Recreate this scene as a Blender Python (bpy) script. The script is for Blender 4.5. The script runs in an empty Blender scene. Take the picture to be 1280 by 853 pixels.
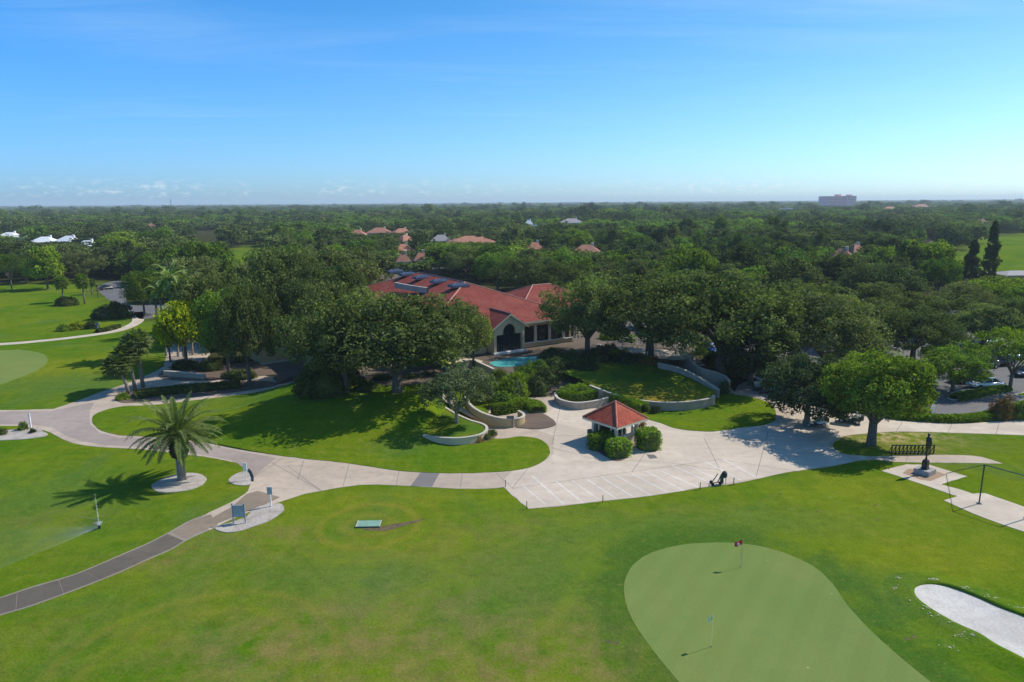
import bpy, math, random
import numpy as np
from mathutils import Vector, Matrix
from mathutils.noise import noise as mnoise
PI = math.pi
R = math.radians
rnd = random.Random(7)
scene = bpy.context.scene
col = scene.collection

# ------------------------------------------------------------------ camera
CAM_H = 25.0
FPX = 853.0
PITCH = math.atan((426.5 - 253.0) / FPX)
ROLL = R(-0.38)
fwd = Vector((0, math.cos(PITCH), -math.sin(PITCH)))
r0 = Vector((1, 0, 0)); u0 = Vector((0, math.sin(PITCH), math.cos(PITCH)))
right = r0 * math.cos(ROLL) + u0 * math.sin(ROLL)
up = -r0 * math.sin(ROLL) + u0 * math.cos(ROLL)
CAM = Vector((0, 0, CAM_H))

def at(px, py, z=0.0):
    """point of the place seen at photo pixel (px, py) at height z"""
    d = fwd * FPX + right * (px - 640) + up * (426.5 - py)
    t = (z - CAM_H) / d.z
    return CAM + d * t

def pix(p):
    d = Vector(p) - CAM
    w = d.dot(fwd)
    return (640 + FPX * d.dot(right) / w, 426.5 - FPX * d.dot(up) / w, w)

cd = bpy.data.cameras.new('camera'); cam = bpy.data.objects.new('camera', cd); col.objects.link(cam)
cam.matrix_world = Matrix((
    (right.x, up.x, -fwd.x, CAM.x), (right.y, up.y, -fwd.y, CAM.y), (right.z, up.z, -fwd.z, CAM.z), (0, 0, 0, 1)))
cd.sensor_width = 36; cd.lens = 36 * FPX / 1280
cd.clip_start = 0.5; cd.clip_end = 60000
scene.camera = cam

# ------------------------------------------------------------------ materials
def nodes(name):
    m = bpy.data.materials.new(name); m.use_nodes = True
    nt = m.node_tree; nt.nodes.clear()
    out = nt.nodes.new('ShaderNodeOutputMaterial')
    return m, nt, out

class NT:
    def __init__(s, nt): s.nt = nt
    def n(s, t, **k):
        x = s.nt.nodes.new(t)
        for a, b in k.items():
            if a == 'ins':
                for i, v in b.items():
                    if hasattr(v, 'node') or isinstance(v, bpy.types.NodeSocket): s.nt.links.new(v, x.inputs[i])
                    else: x.inputs[i].default_value = v
            else: setattr(x, a, b)
        return x
    def noise(s, vec, scale, detail=3, rough=0.55, dist=0.0):
        x = s.n('ShaderNodeTexNoise', ins={'Scale': scale, 'Detail': detail, 'Roughness': rough, 'Distortion': dist})
        s.nt.links.new(vec, x.inputs['Vector']); return x.outputs['Fac']
    def ramp(s, fac, a, b):
        x = s.n('ShaderNodeMapRange', ins={0: fac, 1: a, 2: b, 3: 0.0, 4: 1.0}); x.clamp = True; return x.outputs[0]
    def mix(s, fac, a, b, mode='MIX'):
        x = s.n('ShaderNodeMix', data_type='RGBA', blend_type=mode)
        for i, v in ((0, fac), (6, a), (7, b)):
            if isinstance(v, bpy.types.NodeSocket): s.nt.links.new(v, x.inputs[i])
            else: x.inputs[i].default_value = v if i == 0 else (*v, 1.0)
        return x.outputs[2]
    def math(s, op, a, b=0.0):
        x = s.n('ShaderNodeMath', operation=op)
        for i, v in ((0, a), (1, b)):
            if isinstance(v, bpy.types.NodeSocket): s.nt.links.new(v, x.inputs[i])
            else: x.inputs[i].default_value = v
        return x.outputs[0]
    def mapping(s, vec, scale=(1, 1, 1), rot=(0, 0, 0)):
        x = s.n('ShaderNodeMapping'); s.nt.links.new(vec, x.inputs[0])
        x.inputs['Scale'].default_value = scale; x.inputs['Rotation'].default_value = rot
        return x.outputs[0]
    def attr(s, name):
        return s.n('ShaderNodeAttribute', attribute_name=name).outputs['Fac']
    def bump(s, h, strength, dist):
        x = s.n('ShaderNodeBump', ins={'Strength': strength, 'Distance': dist, 'Height': h}); return x.outputs[0]
    def bsdf(s, out, color, rough=0.8, normal=None, spec=0.3, metal=0.0):
        b = s.n('ShaderNodeBsdfPrincipled')
        for k, v in (('Base Color', color), ('Roughness', rough), ('Metallic', metal), ('Specular IOR Level', spec)):
            if isinstance(v, bpy.types.NodeSocket): s.nt.links.new(v, b.inputs[k])
            else: b.inputs[k].default_value = (*v, 1) if k == 'Base Color' else v
        if normal is not None: s.nt.links.new(normal, b.inputs['Normal'])
        s.nt.links.new(b.outputs[0], out.inputs[0]); return b

M = {}
def plain(name, c, rough=0.7, metal=0.0, spec=0.4, var=0.12, scale=3.0, bump=0.0):
    m, nt, out = nodes(name); t = NT(nt)
    v = t.n('ShaderNodeTexCoord').outputs['Object']
    n = t.noise(v, scale, 4)
    dark = tuple(x * (1 - var) for x in c); light = tuple(min(1, x * (1 + var)) for x in c)
    cc = t.mix(t.ramp(n, 0.3, 0.7), dark, light)
    nm = t.bump(n, bump, 0.02) if bump else None
    t.bsdf(out, cc, rough, nm, spec, metal)
    M[name] = m; return m

def grass_mat(name, kind='lawn'):
    m, nt, out = nodes(name); t = NT(nt)
    v = t.n('ShaderNodeTexCoord').outputs['Object']
    big = t.noise(v, 0.045, 3, 0.6, 0.6)
    mid = t.noise(v, 0.22, 4, 0.6, 0.4)
    mow = t.noise(t.mapping(v, (0.07, 0.9, 1), (0, 0, 0.35)), 1.0, 3, 0.5, 0.5)
    mow2 = t.noise(t.mapping(v, (0.9, 0.05, 1), (0, 0, 0.5)), 1.0, 2, 0.5, 0.3)
    fine = t.noise(v, 7.0, 4, 0.7)
    patch = t.noise(v, 0.9, 5, 0.65)
    if kind == 'lawn':
        c = t.mix(t.ramp(big, 0.38, 0.62), (0.060, 0.152, 0.007), (0.118, 0.186, 0.008))
        c = t.mix(t.math('MULTIPLY', t.ramp(mid, 0.45, 0.75), 0.55), c, (0.155, 0.19, 0.010))
        c = t.mix(t.math('MULTIPLY', t.ramp(mow, 0.35, 0.65), 0.35), c, (0.050, 0.135, 0.011))
        c = t.mix(t.math('MULTIPLY', t.ramp(mow2, 0.5, 0.7), 0.18), c, (0.14, 0.21, 0.03))
        b1 = t.math('MULTIPLY', t.ramp(patch, 0.56, 0.72), t.ramp(big, 0.42, 0.60))
        c = t.mix(t.math('MULTIPLY', b1, 0.6), c, (0.20, 0.155, 0.055))
        bl = t.ramp(t.noise(v, 0.075, 3, 0.5, 1.0), 0.54, 0.68)
        c = t.mix(t.math('MULTIPLY', bl, 0.45), c, (0.075, 0.150, 0.045))
        br = t.math('MULTIPLY', t.attr('dry'), t.ramp(t.noise(v, 0.5, 5, 0.7), 0.36, 0.62))
        c = t.mix(t.math('MULTIPLY', br, 0.75), c, (0.215, 0.170, 0.070))
        c = t.mix(t.math('MULTIPLY', t.attr('yellow'), t.ramp(mid, 0.25, 0.6)), c, (0.17, 0.215, 0.016))
        c = t.mix(t.math('MULTIPLY', t.attr('bluish'), 0.6), c, (0.07, 0.15, 0.035))
        c = t.mix(t.math('MULTIPLY', t.attr('collar'), t.math('ADD', .35, t.math('MULTIPLY', mid, .6))), c, (0.045, 0.115, 0.020))
        c = t.mix(t.math('MULTIPLY', t.attr('sandy'), t.ramp(patch, 0.42, 0.62)), c, (0.42, 0.34, 0.20))
        rg = t.math('SINE', t.math('MULTIPLY', t.math('ADD', t.attr('ringd'), t.math('MULTIPLY', mid, 1.2)), 3.2))
        c = t.mix(t.math('MULTIPLY', t.math('MULTIPLY', t.ramp(rg, .0, 1.0), t.attr('ringm')), .55), c, (0.21, 0.20, 0.030))
        p2 = t.noise(v, 2.6, 5, .7)
        c = t.mix(t.ramp(patch, .3, .7), t.mix(1.0, c, (.84, .86, .84), 'MULTIPLY'), t.mix(1.0, c, (1.17, 1.13, 1.15), 'MULTIPLY'))
        c = t.mix(t.math('MULTIPLY', t.ramp(p2, .54, .72), .5), c, (0.20, 0.205, 0.045))
        c = t.mix(t.math('MULTIPLY', t.ramp(t.noise(t.mapping(v, (1, 1, 1), (0, 0, 0)), .13, 4, .65, 1.4), .50, .66), .42), c, (0.155, 0.225, 0.012))
        c = t.mix(t.math('MULTIPLY', t.ramp(p2, .42, .28), .45), c, (0.045, 0.10, 0.012))
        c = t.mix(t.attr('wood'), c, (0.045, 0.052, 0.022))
        bs = 0.55
    elif kind == 'green':
        c = t.mix(t.ramp(big, 0.35, 0.65), (0.148, 0.222, 0.062), (0.185, 0.238, 0.070))
        c = t.mix(t.math('MULTIPLY', t.ramp(mid, 0.5, 0.8), 0.5), c, (0.205, 0.265, 0.085))
        c = t.mix(t.math('MULTIPLY', t.ramp(mow2, 0.4, 0.6), 0.16), c, (0.12, 0.25, 0.07))
        c = t.mix(t.math('MULTIPLY', t.ramp(t.noise(v, 0.35, 3, 0.5), 0.58, 0.75), 0.35), c, (0.115, 0.22, 0.075))
        w = t.n('ShaderNodeTexVoronoi', ins={'Scale': 0.9}); nt.links.new(v, w.inputs['Vector'])
        pm = t.math('MULTIPLY', t.math('LESS_THAN', w.outputs['Distance'], 0.045), t.math('GREATER_THAN', mid, 0.50))
        c = t.mix(t.math('MULTIPLY', pm, 0.6), c, (0.50, 0.50, 0.36))
        bs = 0.15
    else:  # ground cover, long grass
        c = t.mix(t.ramp(mid, 0.4, 0.6), (0.070, 0.150, 0.018), (0.13, 0.18, 0.018))
        c = t.mix(t.math('MULTIPLY', t.attr('dry'), t.ramp(t.noise(v, 0.6, 4, 0.7), 0.3, 0.6)), c, (0.27, 0.19, 0.03))
        bs = 0.8
    if kind == 'green':
        fine = t.math('ADD', t.math('MULTIPLY', fine, .35), .325)
        sx_ = t.n('ShaderNodeSeparateXYZ'); nt.links.new(t.mapping(v, (1, 1, 1), (0, 0, .6)), sx_.inputs[0])
        st_ = t.ramp(t.math('SINE', t.math('MULTIPLY', sx_.outputs[0], 3.6)), -.25, .25)
        c = t.mix(t.math('MULTIPLY', st_, .5), c, t.mix(1.0, c, (.92, .93, .90), 'MULTIPLY'))
    c = t.mix(t.ramp(fine, 0.25, 0.75), t.mix(1.0, c, (0.66, 0.70, 0.62), 'MULTIPLY'), t.mix(1.0, c, (1.30, 1.27, 1.30), 'MULTIPLY'))
    if kind != 'green': c = t.mix(1.0, c, (1.07, .955, .90), 'MULTIPLY')
    else: c = t.mix(1.0, c, (1.06, .94, .92), 'MULTIPLY')
    hh = t.math('ADD', fine, t.math('MULTIPLY', patch, 1.5))
    t.bsdf(out, c, 0.9, t.bump(hh, bs, 0.10), 0.0)
    M[name] = m; return m

def concrete_mat(name, base, dirt, rough=0.85, stain=0.35):
    m, nt, out = nodes(name); t = NT(nt)
    v = t.n('ShaderNodeTexCoord').outputs['Object']
    a = t.noise(v, 0.16, 4, 0.6, 0.8); b = t.noise(v, 1.3, 5, 0.65); f = t.noise(v, 14.0, 3, 0.7)
    st = t.noise(t.mapping(v, (0.12, 0.8, 1), (0, 0, 0.25)), 1.0, 5, 0.6, 0.8)
    c = t.mix(t.ramp(a, 0.38, 0.62), base, tuple(x * 0.80 for x in base))
    c = t.mix(t.math('MULTIPLY', t.ramp(b, 0.48, 0.72), stain), c, dirt)
    c = t.mix(t.math('MULTIPLY', t.ramp(st, 0.5, 0.75), stain * 0.9), c, dirt)
    c = t.mix(t.math('MULTIPLY', t.ramp(f, 0.3, 0.7), 0.16), c, tuple(x * 0.6 for x in base))
    if name in ('sand', 'gravel'):
        pb = t.noise(v, 5.5, 4, .7); c = t.mix(t.ramp(pb, .35, .7), t.mix(1.0, c, (.84, .82, .80), 'MULTIPLY'), c); f = t.math('ADD', f, t.math('MULTIPLY', pb, 2.0))
    t.bsdf(out, c, rough, t.bump(f, 0.15 if name not in ('sand', 'gravel') else .8, 0.01 if name not in ('sand', 'gravel') else .06), 0.25)
    M[name] = m; return m

def tile_mat(name, a, b, c3, pitch=0.30, row=0.42):
    m, nt, out = nodes(name); t = NT(nt)
    v = t.n('ShaderNodeUVMap').outputs[0]
    sx = t.n('ShaderNodeSeparateXYZ'); nt.links.new(v, sx.inputs[0])
    u = sx.outputs[0]; w = sx.outputs[1]
    wave = t.math('ABSOLUTE', t.math('SINE', t.math('MULTIPLY', u, PI / pitch)))
    saw = t.math('FRACT', t.math('DIVIDE', w, row))
    cell = t.n('ShaderNodeTexWhiteNoise', noise_dimensions='2D')
    cv = t.n('ShaderNodeCombineXYZ')
    nt.links.new(t.math('FLOOR', t.math('DIVIDE', u, pitch)), cv.inputs[0]); nt.links.new(t.math('FLOOR', t.math('DIVIDE', w, row)), cv.inputs[1])
    nt.links.new(cv.outputs[0], cell.inputs['Vector'])
    n = t.noise(v, 0.35, 4, 0.6)
    c = t.mix(cell.outputs['Value'], a, b)
    c = t.mix(t.math('MULTIPLY', t.ramp(n, 0.45, 0.7), 0.7), c, c3)
    groove = t.math('MAXIMUM', t.ramp(wave, 0.42, 0.0), t.math('MULTIPLY', t.ramp(saw, 0.14, 0.0), 0.7))
    c = t.mix(t.math('MULTIPLY', groove, 0.62), c, (0.035, 0.012, 0.008))
    h = t.math('ADD', wave, t.math('MULTIPLY', saw, -0.4))
    t.bsdf(out, c, 0.75, t.bump(h, 0.9, 0.07), 0.25)
    M[name] = m; return m

def leaf_mat(name, cols, translucent=0.22, nscale=0.5, hscale=1.75):
    cols = [tuple(x * hscale for x in c_) for c_ in cols]
    m, nt, out = nodes(name); t = NT(nt)
    v = t.n('ShaderNodeTexCoord').outputs['Object']
    oi = t.n('ShaderNodeObjectInfo')
    c = t.mix(t.ramp(oi.outputs['Random'], 0.15, 0.85), cols[0], cols[1])
    rr = t.math('FRACT', t.math('MULTIPLY', oi.outputs['Random'], 7.31))
    c = t.mix(t.math('MULTIPLY', t.ramp(rr, 0.55, 1.0), 0.75), c, cols[2])
    n = t.noise(v, nscale, 3, 0.6)
    n2 = t.noise(v, nscale * 5, 2, 0.6)
    c = t.mix(t.ramp(n, 0.3, 0.7), t.mix(1.0, c, (0.72, 0.76, 0.8), 'MULTIPLY'), t.mix(1.0, c, (1.28, 1.2, 1.0), 'MULTIPLY'))
    c = t.mix(t.ramp(n2, 0.3, 0.7), t.mix(1.0, c, (0.80, 0.80, 0.80), 'MULTIPLY'), t.mix(1.0, c, (1.2, 1.2, 1.2), 'MULTIPLY'))
    lv = t.n('ShaderNodeCombineXYZ'); k_ = t.math('MULTIPLY', t.math('ADD', t.math('MULTIPLY', t.attr('leaf_tone'), 1.2), .42), t.math('ADD', t.math('MULTIPLY', t.math('FRACT', t.math('MULTIPLY', oi.outputs['Random'], 13.7)), .55), .74))
    for i_ in range(3): nt.links.new(k_, lv.inputs[i_])
    c = t.mix(1.0, c, lv.outputs[0], 'MULTIPLY')
    d = t.n('ShaderNodeBsdfDiffuse'); nt.links.new(c, d.inputs[0])
    tr = t.n('ShaderNodeBsdfTranslucent')
    nt.links.new(t.mix(1.0, c, (1.5, 1.9, 0.5), 'MULTIPLY'), tr.inputs[0])
    mx = t.n('ShaderNodeMixShader'); mx.inputs[0].default_value = translucent
    nt.links.new(d.outputs[0], mx.inputs[1]); nt.links.new(tr.outputs[0], mx.inputs[2])
    nt.links.new(mx.outputs[0], out.inputs[0])
    M[name] = m; return m

grass_mat('lawn'); grass_mat('putting', 'green'); grass_mat('long_grass', 'long')
concrete_mat('concrete', (0.62, 0.51, 0.39), (0.42, 0.33, 0.24), stain=0.5)
concrete_mat('drive', (0.53, 0.415, 0.31), (0.30, 0.24, 0.185), stain=0.5)
concrete_mat('path_dark', (0.145, 0.120, 0.088), (0.09, 0.075, 0.055), stain=0.6)
concrete_mat('path_edge', (0.31, 0.255, 0.195), (0.2, 0.16, 0.12), stain=.6)
concrete_mat('drive_old', (0.385, 0.305, 0.255), (0.27, 0.215, 0.175), stain=0.6)
concrete_mat('path_brown', (0.27, 0.205, 0.145), (0.16, 0.12, 0.09), stain=0.5)
concrete_mat('patch', (0.235, 0.215, 0.200), (0.17, 0.15, 0.13))
concrete_mat('asphalt', (0.170, 0.158, 0.150), (0.11, 0.10, 0.095), stain=0.5)
concrete_mat('joint', (0.30, 0.25, 0.21), (0.24, 0.20, 0.17))
concrete_mat('paint_line', (0.74, 0.68, 0.60), (0.45, 0.40, 0.34), stain=0.6)
concrete_mat('stucco', (0.70, 0.55, 0.35), (0.36, 0.30, 0.22), stain=0.4)
concrete_mat('stucco_tan', (0.50, 0.38, 0.20), (0.36, 0.27, 0.15), stain=0.3)
concrete_mat('wall_cap', (0.56, 0.50, 0.41), (0.45, 0.4, 0.33), stain=0.3)
concrete_mat('wall_grey', (0.46, 0.38, 0.29), (0.24, 0.20, 0.16), stain=0.7)
concrete_mat('sand', (0.76, 0.71, 0.63), (0.58, 0.52, 0.45), stain=0.7)
concrete_mat('gravel', (0.58, 0.51, 0.44), (0.33, 0.27, 0.21), stain=0.85)
concrete_mat('mulch', (0.165, 0.115, 0.085), (0.09, 0.06, 0.045), stain=0.6)
concrete_mat('mulch_orange', (0.40, 0.255, 0.155), (0.30, 0.2, 0.13), stain=0.6)
concrete_mat('leaf_litter', (0.16, 0.12, 0.085), (0.07, 0.055, 0.035), stain=0.8)
tile_mat('tile_red', (0.30, 0.052, 0.030), (0.19, 0.034, 0.021), (0.31, 0.092, 0.055))
tile_mat('tile_kiosk', (0.46, 0.085, 0.040), (0.29, 0.046, 0.025), (0.50, 0.17, 0.085), 0.26, 0.36)
tile_mat('tile_dark', (0.17, 0.12, 0.085), (0.11, 0.08, 0.06), (0.2, 0.15, 0.11))
tile_mat('tile_orange', (0.47, 0.20, 0.115), (0.37, 0.15, 0.09), (0.50, 0.27, 0.17), 0.4, 0.6)
plain('ridge_tile', (0.50, 0.25, 0.19), 0.8, var=0.25)
plain('ridge_red', (0.46, 0.16, 0.11), 0.8, var=0.25)
plain('cream', (0.66, 0.58, 0.44), 0.85)
plain('white_paint', (0.80, 0.79, 0.76), 0.55)
plain('white_roof', (0.78, 0.78, 0.76), 0.7)
plain('grey_roof', (0.30, 0.27, 0.26), 0.8)
plain('black_metal', (0.018, 0.020, 0.020), 0.4, spec=0.5)
plain('green_metal', (0.03, 0.055, 0.05), 0.45, spec=0.5)
plain('grey_metal', (0.24, 0.28, 0.32), 0.6, 0.0)
plain('bark', (0.135, 0.110, 0.085), 0.95, var=0.4, scale=6, bump=0.6)
plain('bark_palm', (0.26, 0.22, 0.175), 0.95, var=0.35, scale=5, bump=0.6)
plain('boot', (0.075, 0.050, 0.030), 0.95, var=0.6, scale=9, bump=0.8)
plain('wood', (0.30, 0.18, 0.09), 0.7, var=0.3)
plain('dark_int', (0.02, 0.021, 0.023), 0.6)
plain('tyre', (0.02, 0.02, 0.02), 0.85)
plain('rim', (0.45, 0.45, 0.46), 0.35, 0.8)
plain('car_white', (0.80, 0.80, 0.80), 0.22, spec=0.6, var=0.01)
plain('car_dark', (0.022, 0.026, 0.036), 0.2, spec=0.6, var=0.01)
plain('car_black', (0.010, 0.010, 0.012), 0.2, spec=0.6, var=0.01)
plain('car_blue', (0.03, 0.10, 0.34), 0.2, spec=0.6, var=0.01)
plain('car_silver', (0.42, 0.44, 0.46), 0.25, 0.4, spec=0.6, var=0.01)
plain('cart_body', (0.70, 0.68, 0.62), 0.35, var=0.03)
plain('cart_green', (0.03, 0.07, 0.05), 0.35, var=0.03)
plain('vinyl', (0.50, 0.47, 0.40), 0.6)
plain('head_lamp', (0.75, 0.77, 0.80), 0.1, spec=0.8, var=0.0)
plain('tail_lamp', (0.45, 0.02, 0.02), 0.2, var=0.0)
plain('pink', (0.85, 0.36, 0.40), 0.85, var=0.05)
plain('pink_light', (0.88, 0.45, 0.42), 0.85, var=0.05)
plain('condo', (0.50, 0.47, 0.47), 0.85, var=0.05)
plain('window_dark', (0.06, 0.07, 0.09), 0.15, spec=0.8, var=0.1)
plain('red_flag', (0.68, 0.05, 0.05), 0.7, var=0.05)
plain('yellow_flag', (0.85, 0.85, 0.45), 0.7, var=0.05)
plain('teal_lid', (0.20, 0.34, 0.25), 0.55, var=0.15, scale=5)
plain('sign_blue', (0.30, 0.38, 0.42), 0.4, var=0.1)
plain('turf_dirt', (0.12, 0.085, 0.04), 0.95, var=0.4)
plain('stone_grey', (0.33, 0.30, 0.27), 0.9, var=0.2, bump=0.3)
plain('skylight_curb', (0.10, 0.12, 0.16), 0.7)
plain('steel', (0.45, 0.46, 0.46), 0.4, 0.6)

def glass_mat(name, c, rough=0.06):
    m, nt, out = nodes(name); t = NT(nt)
    t.bsdf(out, c, rough, None, 0.8 if name != 'skylight' else .1); M[name] = m
glass_mat('glass_dark', (0.020, 0.026, 0.030))
glass_mat('glass_car', (0.015, 0.02, 0.024))
glass_mat('skylight', (0.040, 0.060, 0.100), 0.5)
m, nt, out = nodes('pool_water'); t = NT(nt)
v = t.n('ShaderNodeTexCoord').outputs['Object']; n = t.noise(v, 2.0, 3)
t.bsdf(out, t.mix(n, (0.08, 0.40, 0.37), (0.13, 0.50, 0.46)), 0.08, t.bump(n, 0.25, 0.05), 0.5); M['pool_water'] = m

OAK = [(0.082, 0.098, 0.034), (0.058, 0.074, 0.028), (0.105, 0.112, 0.050)]
GREEN = [(0.080, 0.120, 0.020), (0.062, 0.098, 0.022), (0.120, 0.150, 0.020)]
DARK = [(0.044, 0.060, 0.024), (0.052, 0.068, 0.022), (0.038, 0.052, 0.026)]
leaf_mat('leaf_oak', OAK); leaf_mat('leaf_green', GREEN, 0.28); leaf_mat('leaf_dark', DARK, 0.15)
leaf_mat('leaf_bright', [(0.120, 0.165, 0.018), (0.12, 0.165, 0.018), (0.13, 0.17, 0.02)], 0.22)
leaf_mat('leaf_hero', [(0.088, 0.118, 0.018), (0.088, 0.118, 0.018), (0.088, 0.118, 0.018)], 0.22)
leaf_mat('leaf_yellow', [(0.175, 0.190, 0.010), (0.17, 0.185, 0.01), (0.18, 0.19, 0.01)], 0.30)
leaf_mat('leaf_grey', [(0.068, 0.083, 0.044), (0.07, 0.085, 0.044), (0.068, 0.085, 0.044)], 0.15)
leaf_mat('leaf_hedge', [(0.125, 0.185, 0.018), (0.115, 0.175, 0.018), (0.13, 0.19, 0.02)], 0.2, 1.5)
leaf_mat('leaf_palm', [(0.060, 0.078, 0.026), (0.06, 0.078, 0.026), (0.07, 0.09, 0.03)], 0.2)
leaf_mat('leaf_frond', [(0.12, 0.150, 0.055), (0.12, 0.15, 0.055), (0.12, 0.15, 0.055)], 0.25)
leaf_mat('leaf_date', [(0.078, 0.100, 0.034), (0.078, 0.100, 0.034), (0.078, 0.10, 0.034)], 0.2)
leaf_mat('leaf_red', [(0.17, 0.085, 0.035), (0.16, 0.08, 0.04), (0.15, 0.09, 0.04)], 0.2)
leaf_mat('leaf_rust', [(0.16, 0.095, 0.030), (0.15, 0.09, 0.03), (0.12, 0.10, 0.03)], 0.2)
leaf_mat('leaf_fardark', [(0.060, 0.078, 0.030), (0.080, 0.115, 0.026), (0.105, 0.125, 0.040)], 0.2, 0.15)

# ------------------------------------------------------------------ mesh helpers
class MB:
    def __init__(s): s.v = []; s.f = []; s.m = []; s.uv = {}
    def add(s, vs, fs, mi=0):
        b = len(s.v); s.v += [tuple(x) for x in vs]
        s.f += [tuple(i + b for i in f) for f in fs]; s.m += [mi] * len(fs); return s
    def box(s, c, size, rz=0.0, mi=0, taper=1.0):
        x, y, z = (a / 2 for a in size); ca, sa = math.cos(rz), math.sin(rz); vs = []
        for dz in (-1, 1):
            k = taper if dz > 0 else 1
            for dx, dy in ((-1, -1), (1, -1), (1, 1), (-1, 1)):
                px, py = dx * x * k, dy * y * k
                vs.append((c[0] + px * ca - py * sa, c[1] + px * sa + py * ca, c[2] + dz * z))
        return s.add(vs, [(0, 3, 2, 1), (4, 5, 6, 7), (0, 1, 5, 4), (1, 2, 6, 5), (2, 3, 7, 6), (3, 0, 4, 7)], mi)
    def tube(s, pts, rad, n=8, mi=0, cap=True):
        pts = [Vector(p) for p in pts]
        if not hasattr(rad, '__len__'): rad = [rad] * len(pts)
        rings = []; vs = []
        prev = None
        for i, p in enumerate(pts):
            d = (pts[min(i + 1, len(pts) - 1)] - pts[max(i - 1, 0)]).normalized()
            a = d.orthogonal().normalized() if prev is None else (prev - d * prev.dot(d)).normalized()
            prev = a; b = d.cross(a)
            rings.append(len(vs))
            for k in range(n):
                t_ = 2 * PI * k / n
                vs.append(p + (a * math.cos(t_) + b * math.sin(t_)) * rad[i])
        fs = []
        for i in range(len(pts) - 1):
            for k in range(n):
                k2 = (k + 1) % n
                fs.append((rings[i] + k, rings[i] + k2, rings[i + 1] + k2, rings[i + 1] + k))
        if cap: fs.append(tuple(range(n))[::-1]); fs.append(tuple(rings[-1] + k for k in range(n)))
        return s.add(vs, fs, mi)
    def prism(s, poly, z0, z1, mi=0, mi_side=None):
        """poly: list of (x,y) or (x,y,*); vertical extrusion"""
        poly = [(p[0], p[1]) for p in poly]
        area = sum(poly[i][0] * poly[(i + 1) % len(poly)][1] - poly[(i + 1) % len(poly)][0] * poly[i][1] for i in range(len(poly)))
        if area < 0: poly = poly[::-1]
        n = len(poly)
        vs = [(x, y, z0) for x, y in poly] + [(x, y, z1) for x, y in poly]
        s.add(vs, [tuple(range(n, 2 * n))] , mi)
        b = len(s.v) - 2 * n
        side = [(b + i, b + (i + 1) % n, b + n + (i + 1) % n, b + n + i) for i in range(n)]
        s.f += side; s.m += [mi if mi_side is None else mi_side] * n
        return s
    def wallprism(s, poly, y0, y1, mi=0):
        """poly in (x,z), extruded along y"""
        n = len(poly)
        area = sum(poly[i][0] * poly[(i + 1) % n][1] - poly[(i + 1) % n][0] * poly[i][1] for i in range(n))
        if area < 0: poly = poly[::-1]
        vs = [(x, y0, z) for x, z in poly] + [(x, y1, z) for x, z in poly]
        fs = [tuple(range(n)), tuple(range(2 * n - 1, n - 1, -1))]
        fs += [(i, n + i, n + (i + 1) % n, (i + 1) % n) for i in range(n)]
        return s.add(vs, fs, mi)
    def slope(s, pts, eave, mi=0):
        """roof slope polygon with UVs in metres; eave = (a, b) eave direction points"""
        a, b = Vector(eave[0]), Vector(eave[1]); u = (b - a).normalized()
        P = [Vector(p) for p in pts]
        nrm = Vector((0, 0, 0))
        for i in range(len(P)): nrm += P[i].cross(P[(i + 1) % len(P)])
        nrm.normalize()
        if nrm.z < 0: P = P[::-1]; nrm = -nrm
        w = nrm.cross(u)
        if w.z < 0: w = -w
        base = len(s.f)
        s.add(P, [tuple(range(len(P)))], mi)
        s.uv[base] = [((p - a).dot(u), (p - a).dot(w)) for p in P]
        return s
    def build(s, name, mats, parent=None, smooth=False):
        if not isinstance(mats, (list, tuple)): mats = [mats]
        me = bpy.data.meshes.new(name)
        me.from_pydata(s.v, [], s.f)
        for x in mats: me.materials.append(M[x] if isinstance(x, str) else x)
        me.polygons.foreach_set('material_index', s.m)
        if smooth: me.polygons.foreach_set('use_smooth', [True] * len(s.f))
        if s.uv:
            ul = me.uv_layers.new(name='UVMap')
            for fi, uvs in s.uv.items():
                for li, uv in zip(me.polygons[fi].loop_indices, uvs): ul.data[li].uv = uv
        me.update()
        if str(mats[0]).startswith('leaf_'):
            la = me.attributes.new('leaf_tone', 'FLOAT', 'FACE'); la.data.foreach_set('value', (np.random.default_rng(len(s.f)).random(len(s.f)) * .5 + .3).astype(np.float32))
        o = bpy.data.objects.new(name, me); col.objects.link(o)
        if parent: o.parent = parent
        return o

def tag(o, label=None, cat=None, group=None, kind=None):
    if label: o['label'] = label
    if cat: o['category'] = cat
    if group: o['group'] = group
    if kind: o['kind'] = kind
    return o
def empty(name, loc, rz=0.0, label=None, cat=None, group=None, scale=None):
    o = bpy.data.objects.new(name, None); col.objects.link(o)
    o.location = loc; o.rotation_euler = (0, 0, rz); o.empty_display_size = 0.5
    if scale: o.scale = scale
    return tag(o, label, cat, group)
KIDS = {}
def kids_of(o):
    return KIDS.get(o.name) or [c for c in o.children]
def copy_tree(o, parent=None):
    c = o.copy(); col.objects.link(c)
    if parent: c.parent = parent
    for ch in list(o.children): copy_tree(ch, c)
    return c

def smooth_poly(pts, closed=True, step=6):
    n = len(pts); out = []
    rng = range(n) if closed else range(n - 1)
    for i in rng:
        g = (lambda k: pts[k % n]) if closed else (lambda k: pts[max(0, min(n - 1, k))])
        p0, p1, p2, p3 = g(i - 1), g(i), g(i + 1), g(i + 2)
        for k in range(step):
            t_ = k / step
            out.append(tuple(0.5 * (2 * p1[j] + (p2[j] - p0[j]) * t_ + (2 * p0[j] - 5 * p1[j] + 4 * p2[j] - p3[j]) * t_ ** 2 + (3 * p1[j] - p0[j] - 3 * p2[j] + p3[j]) * t_ ** 3) for j in range(len(p1))))
    if not closed: out.append(tuple(pts[-1]))
    return out

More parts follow.
